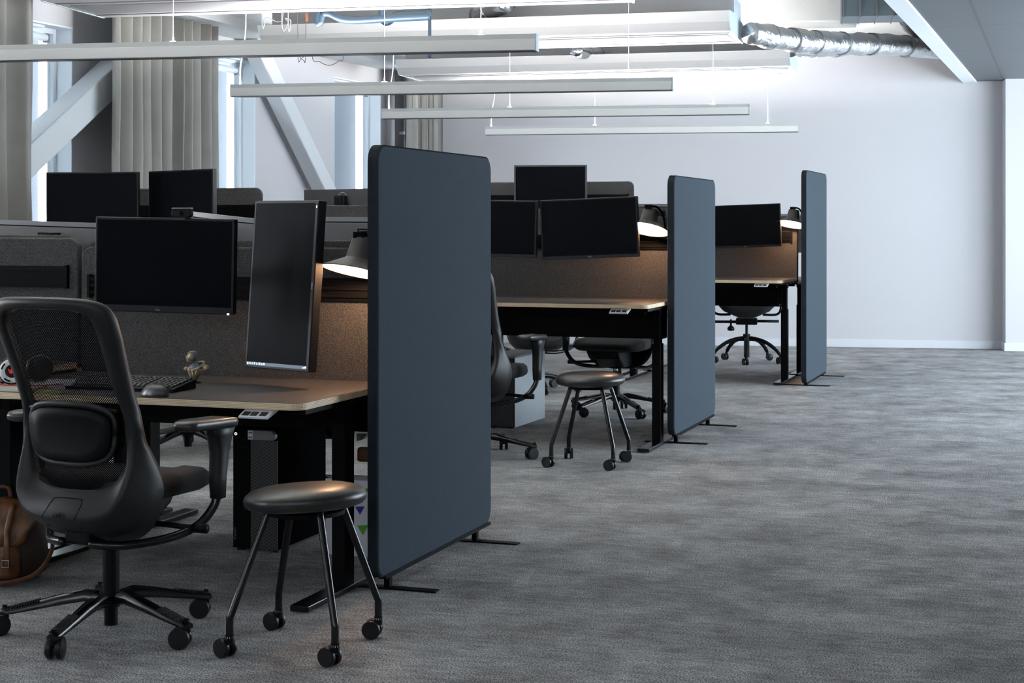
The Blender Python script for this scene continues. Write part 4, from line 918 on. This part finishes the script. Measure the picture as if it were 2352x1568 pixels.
# mouse
mp_ = LD(-1.232, 5.555); t = thing('computer_mouse', 'silver-grey computer mouse at the front of the nearest desk', 'mouse', (mp_.x, mp_.y, ZA), math.radians(70))
def blob(L, W, H, n=24, m=10, cut=0.0):
    bm = nb(); rows = []
    for j in range(m+1):
        v = j/m*PI/2
        rows.append([bm.verts.new((math.cos(2*PI*i/n)*math.cos(v)**.75*W/2*(1+.10*math.sin(2*PI*i/n)), math.sin(2*PI*i/n)*math.cos(v)**.75*L/2 - .10*L*math.sin(v), math.sin(v)*H)) for i in range(n)] if j < m else [bm.verts.new((0, -.10*L, H))])
    for A, B in zip(rows, rows[1:]):
        for i in range(n):
            if len(B) == 1: bm.faces.new((A[i], A[(i+1) % n], B[0]))
            else: bm.faces.new((A[i], A[(i+1) % n], B[(i+1) % n], B[i]))
    bm.faces.new(rows[0][::-1]); return bm
b_ = blob(.125, .074, .044); obj('shell', b_, mat('mouse_grey', (.06, .06, .063), .32, metal=.3), t, smooth=True)
bm = nb(); lathe(bm, [(0, 0), (.034, 0), (.034, .004), (0, .004)], 28, mtx=Matrix.Scale(1.6, 4, (0, 1, 0))); obj('base', bm, 'black_plastic', t)
bm = nb(); lathe(bm, [(0, -.003), (.008, -.003), (.008, .003), (0, .003)], 16, mtx=Matrix.Translation((0, .032, .030)) @ Matrix.Rotation(PI/2, 4, 'Y')); obj('scroll_wheel', bm, 'rubber', t, smooth=True)
# small ornament: abstract helmeted bust, generic
fp = LD(-1.183, 6.02); t = thing('ornament', 'small antique-gold abstract bust ornament behind the keyboard, below the monitors', 'figurine', (fp.x, fp.y, ZA), math.radians(0)); t.scale = (1.05, 1.05, 1.0)
bm = nb(); lathe(bm, [(0, 0), (.020, 0), (.020, .003), (.006, .005), (.005, .010), (0, .010)], 24); obj('base', bm, 'black_plastic', t)
bm = nb(); lathe(bm, [(0, .006), (.007, .009), (.020, .028), (.029, .045), (.030, .052), (.022, .056), (0, .054)], 9, mtx=Matrix.Scale(.72, 4, (0, 1, 0))); obj('chest', bm, 'gold', t)
for sx in (-.012, .0, .012):
    bm = nb(); tube(bm, [(sx*.25, -.008, .010), (sx*.9, -.019, .030), (sx*1.5, -.022, .050)], .0022, 6); obj('chest_ridge', bm, 'gold', t, smooth=True)
bm = nb(); tube(bm, [(.030*math.cos(a)+.004, -.019*math.sin(a), .064-.013*math.sin(a)+.008*math.cos(a)) for a in [2*PI*k/28 for k in range(29)]], .0034, 8); obj('collar_ring', bm, 'gold', t, smooth=True)
bm = nb(); lathe(bm, [(0, .052), (.026, .054), (.022, .060), (.012, .068), (.010, .082), (0, .084)], 16, mtx=Matrix.Scale(.72, 4, (0, 1, 0))); obj('inner_neck', bm, 'steelblue', t, smooth=True)
for sg, zz, k_ in ((-1, .052, .7), (1, .058, 1.0)):
    bm = nb(); lathe(bm, [(0, -.011), (.008, -.010), (.0125, .0), (.009, .009), (0, .011)], 7, mtx=Matrix.Translation((sg*.040+.003, -.002, zz)) @ Matrix.Rotation(sg*.6, 4, 'Y') @ Matrix.Scale(k_, 4)); obj('shoulder', bm, 'gold', t)
    bm = nb(); tube(bm, [(sg*.026+.003, 0, .058), (sg*.042+.003, -.002, zz)], .004, 6); obj('shoulder_joint', bm, 'steelblue', t)
hm = Matrix.Translation((-.010, -.010, .098)) @ Matrix.Rotation(math.radians(35), 4, 'Y')
bm = nb(); lathe(bm, [(0, -.024), (.008, -.022), (.014, -.013), (.0175, 0), (.0165, .012), (.010, .020), (0, .023)], 12, mtx=hm); hd = obj('head', bm, 'gold', t)
for k in range(6):
    y0 = -.013+.0052*k; rr = math.sqrt(max(1e-5, .0178**2-y0*y0)); bm = nb()
    tube(bm, [hm @ Vector((rr*math.cos(a)*1.02, y0, .021*math.sin(a)+.001)) for a in [-.3+3.4*i/14 for i in range(15)]], .0017, 6); obj('head_ridge', bm, 'silver' if k % 2 else 'steelblue', hd, smooth=True)
bm = nb(); tube(bm, [hm @ Vector((.017*math.cos(a), .017*math.sin(a), -.008)) for a in [2*PI*i/16 for i in range(17)]], .002, 6); obj('head_band', bm, 'gold', hd, smooth=True)
# headset
hp = LD(-1.80, 5.80); t = thing('headset', 'white and black headset with a glowing red emblem at the left edge of the desk', 'headset', (hp.x, hp.y, ZA+.064), math.radians(8))
def cup(x, y, nm):
    mt = Matrix.Translation((x, y, 0)) @ Matrix.Rotation(math.radians(25), 4, 'Z') @ Matrix.Rotation(PI/2, 4, 'X')
    bm = nb(); lathe(bm, [(0, .0), (.036, .0), (.047, -.006), (.050, -.016), (.048, -.026), (0, -.026)], 36, mtx=mt @ Matrix.Scale(1.04, 4, (0, 1, 0))); c = obj(nm, bm, 'bezel', t, smooth=True)
    bm = nb(); lathe(bm, [(.024, .0045), (.028, .0075), (.040, .003), (.046, -.006), (.0425, -.005), (.027, .001)], 36, mtx=mt); obj('white_ring', bm, 'white_plastic', c, smooth=True)
    for a0 in (.9, 2.3, 3.9, 5.3):
        bm = nb(); tube(bm, [mt @ Vector((.0365*math.cos(a0+.09*k), .0365*math.sin(a0+.09*k), .0062)) for k in range(8)], .0028, 6); obj('inset', bm, 'black', c)
    bm = nb(); lathe(bm, [(0, .003), (.0245, .003), (.0245, .0), (0, 0)], 32, mtx=mt); obj('disc', bm, 'black_gloss', c)
    bm = nb()
    for a, L_ in ((.3, .016), (1.5, .010), (2.6, .016), (3.4, .012), (4.2, .011), (5.1, .013), (5.8, .008)):
        tube(bm, [mt @ Vector((0, 0, .0045)), mt @ Vector((L_*.6*math.cos(a+.3), L_*.6*math.sin(a+.3), .0045)), mt @ Vector((L_*math.cos(a), L_*math.sin(a), .0045))], [.003, .0024, .001], 6)
    obj('emblem', bm, 'red', c, smooth=True); return c
cup(0, 0, 'ear_cup')
bm = nb(); mt = Matrix.Translation((.03, .15, 0)) @ Matrix.Rotation(math.radians(25), 4, 'Z') @ Matrix.Rotation(PI/2, 4, 'X'); lathe(bm, [(0, .02), (.04, .02), (.049, .01), (.048, -.006), (0, -.006)], 32, mtx=mt); obj('ear_cushion', bm, 'leather', t, smooth=True)
bm = nb(); tube(bm, [(0, .01, -.02), (-.06, .02, -.045), (-.14, .06, -.054), (-.15, .12, -.054), (-.08, .17, -.045), (.03, .155, -.02)], .008, 8, smooth=5, sx=1.8); obj('headband', bm, 'grey_plastic', t, smooth=True)
t2 = hp
bm = nb(); tube(bm, [(-.09, -.045, -.0), (-.05, -.05, -.030), (0, -.055, -.044), (.05, -.055, -.045), (.12, -.05, -.045), (.2, .0, -.045)], .0025, 6, smooth=5); o = obj('headset_cable', bm, 'redcable', t, smooth=True)
bm = nb(); box(bm, -.16, .13, -.10, .12, 0, .012); o = obj('notepad', bm, 'cream', bevel=.001); o.location = (hp.x, hp.y+.02, ZA); tag(o, 'cream notepad lying under the headset on the nearest desk', 'notepad')
# bits seen through the net
q = LD(-1.63, 5.82); bm = nb(); box(bm, -.05, .05, -.03, .03, 0, .03); o = obj('card_box', bm, 'white_plastic', bevel=.003); o.location = (q.x, q.y, ZA); o.rotation_euler = (0, 0, .4); tag(o, 'small white box on the desk, seen through the net of the nearest chair', 'box')
q = LD(-1.62, 5.66); bm = nb(); box(bm, -.045, .045, -.03, .03, 0, .008); o = obj('note_block', bm, mat('yellow_paper', (.45, .42, .12), .8)); o.location = (q.x, q.y, ZA); o.rotation_euler = (0, 0, .1); tag(o, 'yellow sticky-note block on the desk, behind the net of the nearest chair', 'notepad')
# ================================================================== leather backpack on the floor
bp = LD(-1.86, 5.88, .025); t = thing('leather_backpack', 'brown leather backpack with buckled straps on the floor at the left edge', 'backpack', (bp.x, bp.y, bp.z), math.radians(20))
bm = nb(); S = []; rnd = random.Random(3)
for z, k in ((.0, .82), (.02, .95), (.07, 1.0), (.14, .98), (.20, .90), (.245, .72), (.27, .45)):
    S.append([bm.verts.new(((.165*k)*math.cos(a)*(1+.04*math.sin(5*a+z*30)), .105*k*math.sin(a)*(1+.05*math.sin(4*a+z*40)), z)) for a in [2*PI*i/40 for i in range(40)]])
for A, B in zip(S, S[1:]):
    for i in range(40): bm.faces.new((A[i], A[(i+1) % 40], B[(i+1) % 40], B[i]))
bm.faces.new(S[0][::-1]); bm.faces.new(S[-1]); obj('body', bm, 'brown_dark', t, smooth=True)
bm = nb(); rows = []
for j in range(11):
    v = j/10; row = []
    for i in range(-8, 9):
        u = i/8; wz = .15*(1-.25*max(0, v-.5)*2)
        zf = .285-.16*v**1.3-.05*v*u*u*-1*(.6) - (.03*v*(1-u*u)); yf = -.02-.105*math.sin(min(1, v*1.25)*PI/2)*(1-.25*u*u)
        row.append(bm.verts.new((wz*u, yf+.006*math.sin(9*u+4*v), zf-.02*abs(u)**2+.004*math.sin(11*u))))
    rows.append(row)
for A, B in zip(rows, rows[1:]):
    for i in range(16): bm.faces.new((A[i], A[i+1], B[i+1], B[i]))
o = obj('flap', bm, 'brown', t, smooth=True); so = o.modifiers.new('solid', 'SOLIDIFY'); so.thickness = .008
bm = nb(); S = []
for z, k in ((.015, .92), (.03, 1.0), (.09, 1.0), (.125, .9)): S.append([bm.verts.new((x*k, y, z)) for x, y in rrect(-.095, .095, -.150, -.06, .03, 5)])
for A, B in zip(S, S[1:]):
    for i in range(len(A)): bm.faces.new((A[i], A[(i+1) % len(A)], B[(i+1) % len(A)], B[i]))
bm.faces.new(S[0][::-1]); bm.faces.new(S[-1]); obj('front_pocket', bm, 'brown', t, smooth=True)
for x in (-.06, .06):
    bm = nb(); tube(bm, [(x, -.07, .27), (x, -.145, .19), (x+.004, -.165, .12), (x, -.162, .05)], .009, 6, smooth=4, sx=1.3, sy=.35); st = obj('strap', bm, 'brown', t, smooth=True)
    bm = nb(); tube(bm, [(x-.012, -.168, .06), (x+.012, -.168, .06), (x+.012, -.168, .085), (x-.012, -.168, .085), (x-.012, -.168, .06)], .0018, 6); obj('buckle', bm, 'chrome', st)
bm = nb(); tube(bm, [(.10, .0, .25), (.155, -.03, .23), (.195, -.06, .16), (.198, -.09, .09), (.15, -.13, .025), (.06, -.19, .008), (-.04, -.20, .008)], .007, 8, smooth=6, sx=1.3, sy=.5); obj('shoulder_strap', bm, 'brown', t, smooth=True)
bm = nb(); tube(bm, [(-.03, .0, .27), (-.02, .0, .315), (.02, .0, .315), (.03, .0, .27)], .007, 8, smooth=5); obj('carry_handle', bm, 'brown', t, smooth=True)

q = LD(-.08, 9.55); bm = nb(); box(bm, -.05, .04, -.05, .05, .0, .035); o = obj('tissue_box', bm, 'white_plastic', bevel=.004); o.location = (P_.x-.265+.06, P_.y+.08, .462); tag(o, 'small white box on top of the silver-sided computer tower', 'box')
